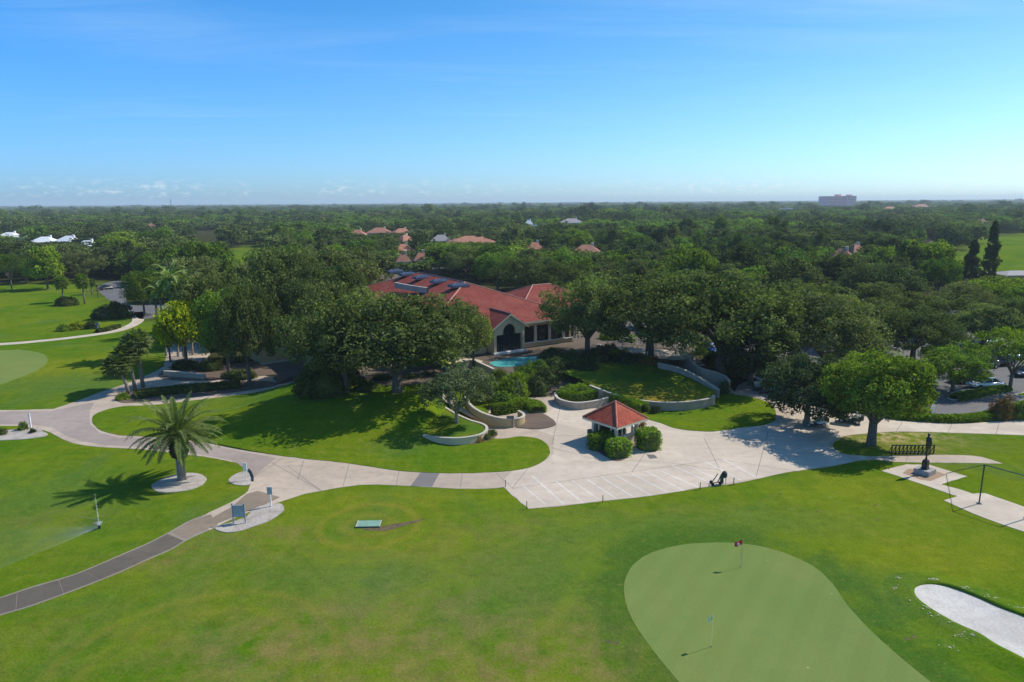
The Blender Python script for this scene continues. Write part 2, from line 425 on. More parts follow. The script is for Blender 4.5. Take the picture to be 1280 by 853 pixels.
def outline(pp, smooth=True, z=0.0, jitter=0.10, seglen=0.6):
    """pixel outline -> world outline, resampled and made slightly uneven"""
    W = [at(x, y, z) for x, y in pp]
    W = [(p.x, p.y) for p in W]
    if smooth: W = smooth_poly(W, True, 8)
    out = []
    for i in range(len(W)):
        a, b = W[i], W[(i + 1) % len(W)]
        L = math.hypot(b[0] - a[0], b[1] - a[1]); k = max(1, int(L / seglen)) if L < 200 else 1
        for j in range(k):
            q = (a[0] + (b[0] - a[0]) * j / k, a[1] + (b[1] - a[1]) * j / k)
            e = jitter * mnoise((q[0] * 0.8, q[1] * 0.8, 3.1)); f_ = jitter * mnoise((q[0] * 0.8, q[1] * 0.8, 9.1))
            out.append((q[0] + e, q[1] + f_))
    return out

def sheet(name, pp, z1, mat, smooth=True, kind='structure', z0=-0.05, jitter=0.05, world=False, z=0.0):
    W = pp if world else outline(pp, smooth, z, jitter)
    o = MB().prism(W, z0, z1).build(name, mat)
    if kind: tag(o, kind=kind)
    return o

def inside(poly, X, Y):
    n = len(poly); r = np.zeros(np.shape(X), bool); j = n - 1
    for i in range(n):
        xi, yi = poly[i]; xj, yj = poly[j]
        if yi != yj:
            r ^= ((yi > Y) != (yj > Y)) & (X < (xj - xi) * (Y - yi) / (yj - yi) + xi)
        j = i
    return r
def dist(poly, X, Y, closed=True):
    n = len(poly); d = np.full(np.shape(X), 1e9)
    for i in range(n if closed else n - 1):
        ax, ay = poly[i]; bx, by = poly[(i + 1) % n]
        L = (bx - ax) ** 2 + (by - ay) ** 2 + 1e-9
        t_ = np.clip(((X - ax) * (bx - ax) + (Y - ay) * (by - ay)) / L, 0, 1)
        d = np.minimum(d, np.hypot(X - ax - t_ * (bx - ax), Y - ay - t_ * (by - ay)))
    return d
def sstep(x, a, b):
    t_ = np.clip((x - a) / (b - a), 0, 1); return t_ * t_ * (3 - 2 * t_)

# ------------------------------------------------------------------ ground
GREEN_PX = [(781, 748), (781, 727), (792, 706), (815, 691), (855, 681), (905, 678.5), (950, 683), (990, 695), (1022, 712), (1043, 733),
            (1058, 755), (1085, 785), (1112, 810), (1160, 850), (1230, 900), (1200, 960), (1000, 990), (900, 920), (852, 857), (826, 826), (805, 798), (789, 772)]
BUNKER_PX = [(1140.5, 740), (1146, 734), (1160, 732), (1178, 734), (1205, 742), (1240, 757), (1285, 775), (1340, 800), (1345, 850), (1290, 833), (1255, 815), (1225, 798), (1195, 783), (1165, 766), (1148, 753)]
LFAIR_PX = [(-150, 362), (0, 356), (60, 352), (112, 357), (120, 363), (136, 377), (160, 400), (205, 402), (206, 425), (205, 455), (170, 480), (67, 513), (-200, 530)]
RFAIR_PX = [(1165, 338), (1180, 322), (1205, 306), (1225, 296), (1290, 288), (1500, 288), (1500, 340), (1240, 341)]
w_green = outline(GREEN_PX, True, jitter=0.02, seglen=2.0)
w_bunk = outline(BUNKER_PX, True, jitter=0.12, seglen=0.5)

def axis(a, b, s, lo, hi, g=1.12):
    c = list(np.arange(a, b + s * .5, s)); st = s
    while c[-1] < hi: st *= g; c.append(c[-1] + st)
    st = s; d = [a]
    while d[-1] > lo: st *= g; d.append(d[-1] - st)
    return np.array(d[:0:-1] + c)
gx = axis(-72, 72, 0.8, -30000, 30000); gy = axis(22, 112, 0.8, -300, 40000)
X, Y = np.meshgrid(gx, gy)
def wpoly(pp): return [(at(x, y).x, at(x, y).y) for x, y in pp]
near_lawn = wpoly([(-400, 520), (70, 512), (205, 460), (330, 476), (470, 478), (560, 470), (640, 480), (700, 470), (830, 455), (905, 490), (960, 500), (1050, 500), (1500, 520), (2500, 1400), (-1500, 1400)])
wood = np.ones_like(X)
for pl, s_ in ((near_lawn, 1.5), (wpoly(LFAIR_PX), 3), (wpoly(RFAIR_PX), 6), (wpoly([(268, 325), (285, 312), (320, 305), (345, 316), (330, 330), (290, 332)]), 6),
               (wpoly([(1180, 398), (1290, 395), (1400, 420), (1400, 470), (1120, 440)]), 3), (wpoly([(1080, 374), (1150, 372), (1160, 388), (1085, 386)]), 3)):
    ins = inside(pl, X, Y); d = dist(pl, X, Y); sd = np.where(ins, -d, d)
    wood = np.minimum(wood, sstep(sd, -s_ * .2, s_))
dg = dist(w_green, X, Y); ing = inside(w_green, X, Y)
collar = np.where(ing, 1.0, 1 - sstep(dg, 1.6, 3.4))
def blob(px, py, rx, ry, p=1.0):
    c = at(px, py); return np.exp(-(((X - c.x) / rx) ** 2 + ((Y - c.y) / ry) ** 2)) * p
nz = np.array([mnoise((x * 0.05, y * 0.05, 0.0)) for x, y in zip(X.ravel(), Y.ravel())]).reshape(X.shape)
yellow = blob(70, 462, 22, 9) + blob(470, 625, 9, 3, .7) + blob(1150, 690, 12, 5, .7) + blob(1090, 620, 16, 5, .6) + blob(330, 720, 12, 5, .35) + blob(640, 680, 12, 6, .35)
lid = at(461, 656); dl = np.hypot((X - lid.x) , (Y - lid.y) * 1.0)
ringd = dl; ringm = np.exp(-((dl - 3.4) / 2.2) ** 2)
arc = at(240, 840); da = np.hypot(X - arc.x, Y - arc.y); ra = np.exp(-((da - 7.0) / 1.5) ** 2); ringd = np.where(ra > ringm, da, ringd); ringm = np.maximum(ringm, ra * .6)
dry = blob(330, 665, 5, 2.2, .9) + blob(400, 700, 16, 4, .35) + blob(520, 830, 16, 6, .55) + blob(720, 830, 6, 5, .5) + blob(100, 800, 10, 4, .35) + blob(850, 640, 14, 2, .35) + blob(480, 780, 7, 4, .9) + blob(620, 800, 8, 4, .8) + blob(640, 660, 7, 2.5, .6) + blob(60, 650, 5, 3, .6) + blob(200, 700, 3, 1.5, .8) + blob(1150, 560, 9, 3, .5) + blob(420, 820, 6, 3, .4) + blob(590, 700, 9, 3, .35)
bluish = blob(460, 715, 6, 3) + blob(700, 700, 6, 5, .8) + blob(900, 655, 14, 2.5, .8) + blob(600, 760, 8, 4, .6) + blob(-20, 480, 30, 6, .6) + blob(130, 480, 10, 8, .7) + blob(60, 620, 9, 6, .8)
sandy = blob(1115, 545, 5.5, 2.6, 1.1) + blob(1190, 742, 9, 2.0, .0)
verts = np.stack([X, Y, np.zeros_like(X)], -1).reshape(-1, 3)
ny, nx = X.shape
idx = np.arange(nx * ny).reshape(ny, nx)
faces = np.stack([idx[:-1, :-1], idx[:-1, 1:], idx[1:, 1:], idx[1:, :-1]], -1).reshape(-1, 4)
def np_mesh(name, v, f, mat, parent=None, link=True, tone_per=7):
    me = bpy.data.meshes.new(name)
    k = f.shape[1]
    me.vertices.add(len(v)); me.vertices.foreach_set('co', np.ascontiguousarray(v, dtype=np.float32).ravel())
    me.loops.add(f.size); me.loops.foreach_set('vertex_index', np.ascontiguousarray(f, dtype=np.int32).ravel())
    me.polygons.add(len(f)); me.polygons.foreach_set('loop_start', np.arange(0, f.size, k, dtype=np.int32))
    me.update(calc_edges=True); me.validate()
    for x in (mat if isinstance(mat, (list, tuple)) else [mat]): me.materials.append(M[x])
    if str(mat).startswith('leaf_'):
        la = me.attributes.new('leaf_tone', 'FLOAT', 'FACE'); 
        g5 = np.random.default_rng(len(f)); nf_ = len(me.polygons); sp_ = max(1, tone_per)
        la.data.foreach_set('value', (.55 * g5.random(nf_) + .45 * np.repeat(g5.random(nf_ // sp_ + 1), sp_)[:nf_]).astype(np.float32))
    o = bpy.data.objects.new(name, me)
    if link: col.objects.link(o)
    if parent: o.parent = parent
    return o
g = np_mesh('ground', verts, faces, 'lawn'); tag(g, kind='structure')
for nm, a in (('wood', wood), ('ringd', ringd / 1.0), ('ringm', ringm), ('collar', collar), ('yellow', yellow), ('dry', dry), ('bluish', bluish), ('sandy', sandy)):
    at_ = g.data.attributes.new(nm, 'FLOAT', 'POINT'); at_.data.foreach_set('value', np.clip(a, 0, 50 if nm == 'ringd' else 1).astype(np.float32).ravel())

sheet('putting_green', w_green, 0.012, 'putting', world=True)
sheet('practice_green', [(-140, 442), (0, 438), (30, 438), (52, 442), (60, 450), (50, 461), (20, 474), (-20, 486), (-140, 510)], 0.012, 'putting')

# bunker: turf lip round a dished sand floor
c = (sum(p[0] for p in w_bunk) / len(w_bunk), sum(p[1] for p in w_bunk) / len(w_bunk))
vs, fs = [], []
n = len(w_bunk)
def offs(poly, d):
    n = len(poly); out = []
    A = sum(poly[i][0] * poly[(i + 1) % n][1] - poly[(i + 1) % n][0] * poly[i][1] for i in range(n)); sg = 1 if A > 0 else -1
    for i in range(n):
        a, b = poly[i - 2], poly[(i + 2) % n]
        tx, ty = b[0] - a[0], b[1] - a[1]; L = math.hypot(tx, ty) or 1
        out.append((poly[i][0] + sg * ty / L * d, poly[i][1] - sg * tx / L * d))
    return out
rings = [(offs(w_bunk, 1.7), 0.0), (offs(w_bunk, 0.9), 0.12), (offs(w_bunk, 0.25), 0.27), (offs(w_bunk, 0.0), 0.26), (offs(w_bunk, -0.10), 0.03)]
b = MB(); vs = []
for k, (ring, z) in enumerate(rings):
    for p in ring: vs.append((p[0], p[1], z + (0.05 * mnoise((p[0], p[1], 1.)) if 0 < k < 4 else 0.005)))
for k in range(len(rings) - 1):
    for i in range(n):
        fs.append((k * n + i, k * n + (i + 1) % n, (k + 1) * n + (i + 1) % n, (k + 1) * n + i))
b.add(vs, fs)
tag(b.build('bunker_lip', 'lawn', smooth=True), kind='structure')
inner = offs(w_bunk, -0.06)
xs = [p[0] for p in inner]; ys = [p[1] for p in inner]
b = MB(); b.add([(p[0], p[1], 0.10) for p in inner] + [(p[0], p[1], 0.03) for p in offs(w_bunk, -1.0)],
                [(i, (i + 1) % n, n + (i + 1) % n, n + i) for i in range(n)] + [tuple(range(n, 2 * n))])
tag(b.build('sand_bunker', 'sand'), kind='structure')
# splashed sand on the turf round the bunker
b = MB(); rs = random.Random(3)
def lip_z(x, y):
    d = float(dist(w_bunk, np.array(x), np.array(y))); return float(np.interp(d, [0, .25, .9, 1.7, 9], [.27, .27, .13, .01, .005])) + .035
for px, py, r_ in ((1124, 724, .35), (1120, 737, .25), (1146, 752, .3), (1160, 765, .4), (1172, 774, .45), (1186, 783, .4), (1166, 729, .25), (1205, 740, .35), (1235, 750, .4), (1275, 763, .5), (1200, 797, .3), (1186, 810, .3), (1215, 798, .4)):
    q = at(px, py)
    for k in range(22):
        a = rs.random() * 2 * PI; d = r_ * abs(rs.gauss(0, .7)); s_ = 0.012 + rs.random() ** 2 * .04
        cx, cy = q.x + d * math.cos(a) * 1.8, q.y + d * math.sin(a) * .8
        if inside(w_bunk, np.array([cx]), np.array([cy]))[0]: continue
        z = lip_z(cx, cy)
        b.add([(cx + s_ * math.cos(j * PI / 3) * rs.uniform(.5, 1.6), cy + s_ * math.sin(j * PI / 3) * rs.uniform(.5, 1.4), z) for j in range(6)], [(0, 1, 2, 3, 4, 5)])
tag(b.build('sand_splash', 'wall_cap'), kind='stuff')

# paved ground --------------------------------------------------------------
DRIVE_PX = [(-120, 512), (0, 513), (67, 511.5), (95, 502), (130, 489), (160, 479), (195, 464), (205, 457), (203, 448), (196, 436), (186, 424), (192, 420), (240, 424), (262, 440), (262, 452), (330, 470), (470, 474), (560, 474), (640, 500),
            (660, 492), (700, 490), (760, 498), (900, 500), (930, 478), (1000, 478), (1040, 500), (1075, 515), (1110, 524), (1160, 527.5), (1185, 530), (1235, 528), (1400, 515), (1400, 548),
            (1280, 544.5), (1210, 542), (1135, 540), (1095, 541.5), (1055, 546), (1040, 556), (1050, 566), (1085, 570.5), (1161, 569), (1215, 570), (1236, 574), (1254, 580), (1200, 579), (1125, 578), (1085, 575), (1040, 583), (990, 590), (960, 596), (917, 605),
            (877, 610), (815, 620), (752, 627), (705, 632.5), (660.5, 636.5), (630, 610), (582, 611.5), (540, 609.5), (495, 607), (460, 606), (430, 609), (402, 614), (380, 618), (349, 628), (330, 634), (300, 645), (262, 663), (240, 655), (262, 641), (287, 629),
            (306, 618), (312, 609), (311, 594), (302, 583), (287, 577), (237, 569), (175, 562), (130, 559.5), (100, 556), (80, 550), (63, 541), (45, 536), (0, 533), (-120, 534)]
def corner_outline(pp, sharp):
    """smooth everywhere but at the listed vertex numbers"""
    W = [(at(x, y).x, at(x, y).y) for x, y in pp]; n = len(W); out = []
    for i in range(n):
        p0, p1, p2, p3 = W[i - 1], W[i], W[(i + 1) % n], W[(i + 2) % n]
        if i in sharp: p0 = p1
        if (i + 1) % n in sharp: p3 = p2
        L = math.hypot(p2[0] - p1[0], p2[1] - p1[1]); k = max(2, min(60, int(L / 0.7)))
        for j in range(k):
            t_ = j / k
            q = [0.5 * (2 * p1[c_] + (p2[c_] - p0[c_]) * t_ + (2 * p0[c_] - 5 * p1[c_] + 4 * p2[c_] - p3[c_]) * t_ ** 2 + (3 * p1[c_] - p0[c_] - 3 * p2[c_] + p3[c_]) * t_ ** 3) for c_ in (0, 1)]
            out.append((q[0] + .10 * mnoise((q[0] * 1.4, q[1] * 1.4, 2.)), q[1] + .10 * mnoise((q[0] * 1.4, q[1] * 1.4, 5.))))
    return out
ip = {p: i for i, p in enumerate(DRIVE_PX)}
sharp = {ip[p] for p in [(660.5, 636.5), (630, 610), (63, 541), (67, 511.5), (262, 663), (240, 655), (1254, 580), (1040, 556), (186, 424), (192, 420), (-120, 512), (-120, 534), (1400, 515), (1400, 548), (470, 474), (560, 474)]}
w_drive = corner_outline(DRIVE_PX, sharp)
b = MB().prism(w_drive, -0.05, 0.02)
def strip(b, pts, w, z, mi, skew=0):
    P = [at(*p) for p in pts]
    for i in range(len(P) - 1):
        a, c = P[i], P[i + 1]; d = (c - a).normalized(); nrm = Vector((-d.y, d.x, 0)) * w / 2
        b.add([(a - nrm).to_tuple()[:2] + (z,), (c - nrm).to_tuple()[:2] + (z,), (c + nrm).to_tuple()[:2] + (z,), (a + nrm).to_tuple()[:2] + (z,)], [(0, 1, 2, 3)], mi)
# pour joints and repair patches of the concrete
for J in ([(360, 583), (400, 613)], [(437, 578), (429, 608)], [(578, 592), (575, 611)], [(620, 592), (640, 610)], [(340, 579), (402, 614)], [(355, 572), (316, 598)], [(200, 547), (175, 562)], [(150, 545), (128, 559)], [(115, 528), (63, 541)], [(300, 563), (290, 577)],
          [(660, 586), (640, 611)], [(690, 560), (745, 575), (830, 578), (900, 588)], [(640, 611), (790, 590), (900, 575), (1000, 590)], [(700, 510), (690, 556)], [(826, 540), (790, 590)], [(880, 548), (900, 588)], [(735, 540), (700, 560)], [(960, 540), (945, 597)], [(690, 545), (740, 545)], [(700, 528), (735, 530)],
          [(1130, 525), (1120, 540)], [(1190, 530), (1185, 541)], [(1250, 526), (1245, 543)], [(1135, 570), (1132, 578)], [(500, 586), (495, 606)], [(380, 575), (372, 600)]):
    strip(b, J, 0.06, 0.026, 1)
# painted parking lines
for L in ([(654, 608), (682, 631)], [(665, 595), (705, 631)], [(695, 602), (729, 629)], [(715, 601), (750, 626)], [(734, 600), (771, 624)], [(752, 597), (792, 622)], [(771, 595), (814, 620)], [(791, 593.5), (835, 616)], [(808, 590), (855, 614)], [(826, 589), (873, 610)],
          [(840, 582), (890, 605)], [(861, 583), (905, 603)], [(882, 577.5), (927, 601)], [(905, 575), (945, 597)]):
    strip(b, L, 0.13, 0.027, 2)
def poly_patch(b, pp, z, mi):
    W = [at(x, y) for x, y in pp]
    A = sum(W[i].x * W[(i + 1) % len(W)].y - W[(i + 1) % len(W)].x * W[i].y for i in range(len(W)))
    if A < 0: W = W[::-1]
    b.add([(p.x, p.y, z) for p in W], [tuple(range(len(W)))], mi)
poly_patch(b, [(527, 590), (550, 591), (540, 609), (513, 608)], 0.029, 3)
poly_patch(b, [(322, 614), (350, 622), (330, 632), (300, 643), (272, 655), (258, 652), (290, 634), (308, 618)], 0.030, 4)
poly_patch(b, [(-120, 516), (62, 514.5), (98, 507), (118, 503), (112, 515), (112, 530), (124, 541), (150, 548), (200, 549), (262, 557), (345, 573), (316, 597.5), (303, 583), (287, 575), (237, 566), (175, 559), (130, 556.5), (102, 552), (82, 545), (66, 535), (40, 531), (-120, 530)], 0.0245, 6)
poly_patch(b, [(808, 568.5), (818, 569), (822, 573), (812, 574)], 0.033, 5)
tag(b.build('drive', ['drive', 'joint', 'paint_line', 'patch', 'path_brown', 'asphalt', 'drive_old']), kind='structure')
# paler, newer concrete of the cart plaza
b = MB(); w = corner_outline([(640, 590), (688, 572), (692, 558), (690, 545), (660, 532), (690, 512), (700, 500), (760, 500), (812, 505), (860, 530), (960, 530), (1040, 500), (1105, 524), (1160, 528), (1235, 528.5), (1400, 516), (1400, 547), (1280, 544), (1210, 541.7), (1135, 539.6), (1095, 541), (1052, 546), (1036, 556), (1046, 567), (1085, 571), (1070, 576), (1040, 582), (990, 589.5), (960, 595.6), (877, 609.6), (815, 619.6), (752, 626.6), (660.5, 636), (632, 610)], {31, 32, 15, 16})
tag(MB().prism(w, -0.04, 0.0235).build('plaza', 'concrete'), kind='structure')

# side path with dark panels between concrete edges
top = [(262, 641.5), (235, 652), (212, 665), (185, 679), (150, 694), (118, 708), (87, 720), (42, 733), (0, 747), (-60, 765), (-140, 790)]
bot = [(274, 659), (264, 662), (235, 675), (215, 687), (185, 700), (150, 716), (100, 736), (40, 758), (0, 770), (-60, 790), (-140, 815)]
T = smooth_poly([tuple(at(*p))[:2] for p in top], False, 6); B = smooth_poly([tuple(at(*p))[:2] for p in bot], False, 6)
b = MB(); m_ = len(T)
b.prism(T + B[::-1], -0.05, 0.018)
seg = 0; k = 6
def lerp(a, c, t_): return tuple(a[i] + (c[i] - a[i]) * t_ for i in range(len(a)))
cuts = [13, 16, 21, 27, 33, 38, 45, 52, m_ - 1]
for a, c_ in zip(cuts[:-1], cuts[1:]):
    pl = [lerp(T[i], B[i], .06) for i in range(a, c_ + 1)] + [lerp(T[i], B[i], .94) for i in range(c_, a - 1, -1)]
    # leave a pale joint at each end
    cx = sum(p[0] for p in pl) / len(pl); cy = sum(p[1] for p in pl) / len(pl)
    b.prism([(cx + (p[0] - cx) * .985, cy + (p[1] - cy) * .985) for p in pl], 0.0, 0.024, 1)
pl = [lerp(T[i], B[i], .1) for i in range(0, 13)] + [lerp(T[i], B[i], .9) for i in range(12, -1, -1)]
b.prism(pl, 0.0, 0.023, 2)
tag(b.build('side_path', ['path_edge', 'path_dark', 'path_brown']), kind='structure')

# grass islands
from mathutils.geometry import delaunay_2d_cdt
def hl(x, y):
    x = float(x); y = float(y)
    return 2.6 * float(sstep(y, 65.0, 80.0)) * float(sstep(x, -36, -22)) * (1 - float(sstep(x, -10.5, -6.5)))
def hz(px, py, base=0.0):
    z = base
    for _ in range(6): p = at(px, py, z); z = base + hl(p.x, p.y)
    return z
def draped(name, W, mat, off, kind='structure', step=1.3):
    A = np.array(W); x0, y0 = A.min(0); x1, y1 = A.max(0)
    GX, GY = np.meshgrid(np.arange(x0, x1, step), np.arange(y0, y1, step)); gxx, gyy = GX.ravel(), GY.ravel()
    ok = inside(W, gxx, gyy) & (dist(W, gxx, gyy) > step * .4)
    pts = [Vector(w[:2]) for w in W] + [Vector((a_, b_)) for a_, b_ in zip(gxx[ok], gyy[ok])]
    n_ = len(W); V, E, F = delaunay_2d_cdt(pts, [(i, (i + 1) % n_) for i in range(n_)], [], 1, 1e-4)[:3]
    b = MB(); b.add([(p[0], p[1], hl(p[0], p[1]) + off) for p in V], F)
    nv = len(b.v); b.add([(w[0], w[1], hl(w[0], w[1]) + off) for w in W] + [(w[0], w[1], -.05) for w in W], [(i, n_ + i, n_ + (i + 1) % n_, (i + 1) % n_) for i in range(n_)])
    o = b.build(name, mat); tag(o, kind=kind)
    o.data.polygons.foreach_set('use_smooth', [i < len(F) for i in range(len(o.data.polygons))])
    return o
ISL1 = [(116, 528), (120, 518), (150, 509), (200, 506), (300, 494), (352, 489), (400, 487), (470, 470), (545, 468), (600, 475), (612, 500), (610, 545), (655, 546), (677, 551), (687, 562), (683, 574), (660, 585.5), (620, 590.5), (560, 592), (500, 589), (430, 579), (360, 571.5), (300, 562), (240, 551), (180, 546), (148, 544), (126, 538)]
w_isl1 = outline(ISL1, True)
draped('oak_lawn', w_isl1, 'lawn', .055)
ISL2 = [(806, 522), (800, 508), (850, 508), (886, 505), (900, 495), (930, 495), (962, 505), (970, 522), (958, 531), (927, 535), (890, 540), (850, 537), (825, 529)]
tag(MB().prism(outline(ISL2, True), -0.03, 0.055).build('terrace_lawn', 'lawn'), kind='structure')
tag(MB().prism(outline([(193, 430), (205, 428), (208, 440), (206, 452), (200, 450)], True), -0.03, 0.05).build('verge', 'lawn'), kind='structure')
# under-tree litter
for pp in ([(345, 470), (380, 466), (415, 486), (465, 494), (515, 496), (548, 488), (560, 476), (480, 466), (400, 460), (350, 458)],):
    draped('leaf_litter', outline(pp, True, z=1.2, jitter=.5), 'leaf_litter', .075, 'stuff')
tag(MB().prism(outline([(145, 499), (160, 490), (200, 484), (260, 479), (330, 477), (345, 482), (300, 490), (240, 497), (190, 502), (155, 504)], True), -0.03, 0.07).build('palm_bed', 'mulch'), kind='structure')
tag(MB().prism(outline([(205, 474), (206, 464), (258, 460), (330, 450), (400, 440), (400, 462), (330, 470), (262, 476)], True), -0.03, 0.075).build('wall_bed', 'mulch'), kind='structure')
tag(MB().prism(outline([(644, 533), (650, 520), (675, 517), (692, 526), (693, 533), (675, 537), (655, 536)], True), -0.02, 0.10).build('mulch_bed', 'mulch'), kind='structure')
tag(MB().prism(outline([(580, 553), (600, 549), (607, 538), (622, 543), (612, 551), (590, 556)], True), -0.02, 0.075).build('shrub_bed', 'mulch'), kind='structure')
for nm, pp in (('gravel_bed', [(-60, 541), (0, 539), (25, 537), (45, 535), (55, 540), (58, 545), (35, 549), (0, 551), (-60, 554)]),
               ('palm_gravel', [(190, 608), (205, 598), (225, 593), (242, 592), (255, 595), (256, 604), (240, 612), (215, 616), (197, 615)]),
               ('sign_gravel', [(286, 600), (295, 593), (308, 590), (314, 595), (315, 604), (308, 607.5), (296, 607), (288, 604)]),
               ('board_gravel', [(268, 661), (280, 656), (300, 650), (309, 647), (315, 638), (330, 632), (346, 630), (354, 632.5), (352, 641), (335, 652), (310, 661), (290, 666), (275, 665)])):
    tag(MB().prism(outline(pp, True, jitter=.12, seglen=.3), -0.03, 0.05).build(nm, 'gravel'), kind='structure')
tag(MB().prism(wpoly([(-60, 534), (0, 533), (30, 533), (24, 537), (0, 539), (-60, 541)]), -0.03, 0.045).build('verge', 'lawn'), kind='structure')
# pads on the right
PAD = [(1102, 589), (1133, 581), (1161, 581.2), (1208, 596), (1176, 606), (1199, 612), (1216, 617.5), (1232, 617), (1280, 634), (1330, 655), (1330, 690), (1280, 665), (1250, 655), (1215, 642), (1180, 626), (1197, 621), (1150, 605)]
b = MB().prism(corner_outline(PAD, set(range(len(PAD)))), -0.05, 0.03)
poly_patch(b, [(1128, 592), (1135, 587), (1160, 586), (1183, 594), (1163, 602), (1150, 600)], 0.036, 1)
tag(b.build('statue_pad', ['concrete', 'mulch_orange']), kind='structure')
# left fairway path
b = MB(); L1 = [(-80, 433), (0, 430.5), (50, 426.5), (100, 421), (140, 415), (160, 409), (172, 402), (172, 396), (175, 390)]
P = smooth_poly([tuple(at(*p))[:2] for p in L1], False, 6)
def ribbon(P, w):
    A, C = [], []
    for i in range(len(P)):
        a, c_ = P[max(0, i - 1)], P[min(len(P) - 1, i + 1)]
        dx, dy = c_[0] - a[0], c_[1] - a[1]; L = math.hypot(dx, dy)
        A.append((P[i][0] - dy / L * w / 2, P[i][1] + dx / L * w / 2)); C.append((P[i][0] + dy / L * w / 2, P[i][1] - dx / L * w / 2))
    return A + C[::-1]
b.prism(ribbon(P, 2.3), -0.03, 0.02); tag(b.build('fairway_path', 'concrete'), kind='structure')
sheet('road', [(122, 361), (140, 352), (166, 352), (168, 360), (158, 372), (168, 382), (215, 380), (222, 390), (200, 396), (176, 399), (168, 394), (150, 387), (140, 378)], 0.02, 'asphalt')
sheet('service_road', [(430, 395), (520, 330), (560, 325), (560, 332), (480, 400)], 0.02, 'asphalt')
# parking lot
sheet('parking_lot', [(745, 402), (930, 396), (1060, 392), (1300, 385), (1450, 400), (1450, 515), (1280, 519), (1262, 517), (1235, 523), (1185, 524.5), (1160, 522), (1110, 518), (1060, 503), (1010, 476), (930, 474), (900, 445), (830, 425), (760, 424)], 0.015, 'asphalt', smooth=False)
b = MB()
for x0, y0, x1, y1 in ((1160, 470, 1185, 463), (1190, 462, 1215, 455), (1225, 462, 1245, 452), (1150, 480, 1178, 474), (1262, 475, 1278, 462)): strip(b, [(x0, y0), (x1, y1)], .12, .024, 0)
tag(b.build('parking_markings', 'paint_line'), kind='structure')
def isle(pp, h=0.13):
    W = outline(pp, True); b = MB().prism(W, 0, h, 0); b.prism(offs(W, -0.25), h - .02, h + .012, 1)
    tag(b.build('parking_island', ['wall_cap', 'long_grass']), kind='structure')
isle([(1184, 497), (1195, 490), (1230, 486), (1258, 484), (1262, 488), (1245, 494), (1215, 499), (1192, 501)])
isle([(1268, 494), (1300, 488), (1330, 486), (1330, 492), (1290, 497)])
isle([(1150, 470), (1170, 462), (1176, 466), (1160, 474)])
sheet('hedge_bed', [(1040, 508), (1075, 515), (1110, 519), (1165, 524), (1190, 526), (1225, 524), (1262, 516), (1300, 512), (1300, 515), (1235, 527), (1185, 529), (1160, 526.5), (1110, 523.3), (1070, 513)], 0.06, 'mulch')
# far lane seen on the right and lit clearings
sheet('far_lane', [(1150, 312), (1163, 302), (1170, 302), (1168, 314), (1158, 318)], 0.05, 'asphalt')

# ------------------------------------------------------------------ raised terrace, banks, walls
TZ = 2.0
TERR = [(428, 438), (447, 459), (508, 466), (545, 459), (585, 452), (612, 455), (640, 464), (676, 466), (712, 460), (770, 455), (823, 452), (852, 444), (868, 436), (830, 425), (780, 412), (700, 385), (560, 350), (470, 345), (425, 395)]
w_terr = outline(TERR, True, TZ)
b = MB().prism(w_terr, -0.05, TZ, 0)
tag(b.build('terrace', ['leaf_litter']), kind='structure')
# grassed bank falling from the terrace edge
edge = smooth_poly([tuple(at(x, y, TZ))[:2] for x, y in TERR[1:10]], False, 8)
b = MB(); vs = []; NR = 7
for k in range(NR):
    t_ = k / (NR - 1)
    for i, p in enumerate(edge):
        a, c_ = edge[max(0, i - 1)], edge[min(len(edge) - 1, i + 1)]
        dx, dy = c_[0] - a[0], c_[1] - a[1]; L = math.hypot(dx, dy)
        nx_, ny_ = dy / L, -dx / L
        w_ = 7.0 * t_ * (1.0 if i < len(edge) * .55 else 0.75)
        z = TZ * (1 - t_ * t_ * (3 - 2 * t_)) + .02 + 0.10 * mnoise((p[0] * .5, p[1] * .5, t_ * 3))
        vs.append((p[0] + nx_ * w_, p[1] + ny_ * w_, max(z, hl(p[0] + nx_ * w_, p[1] + ny_ * w_) + (.085 if t_ < 1 else .0))))
ne = len(edge)
b.add(vs, [(k * ne + i, (k + 1) * ne + i, (k + 1) * ne + i + 1, k * ne + i + 1) for k in range(NR - 1) for i in range(ne - 1)])
tag(b.build('terrace_bank', 'leaf_litter', smooth=True), kind='structure')
# pale walkway on the terrace
tag(MB().prism(outline([(508, 465), (525, 458), (548, 454), (575, 449), (592, 449), (604, 452), (596, 455), (585, 453.5), (565, 456.5), (545, 460), (525, 466)], True, TZ), TZ - .1, TZ + .02).build('terrace_walk', 'concrete'), kind='structure')
tag(MB().prism(outline([(748, 430), (775, 436), (810, 436), (862, 442), (858, 449), (820, 448), (790, 443), (755, 438)], True, TZ), TZ - .1, TZ + .02).build('upper_walk', 'concrete'), kind='structure')
# pool
b = MB().prism(outline([(613, 453), (640, 448), (674, 445.5), (678, 449), (668, 455), (640, 458.5), (618, 458)], True, TZ), TZ - .3, TZ + .03, 0)
tag(b.build('swimming_pool_water', 'pool_water'), kind='structure')

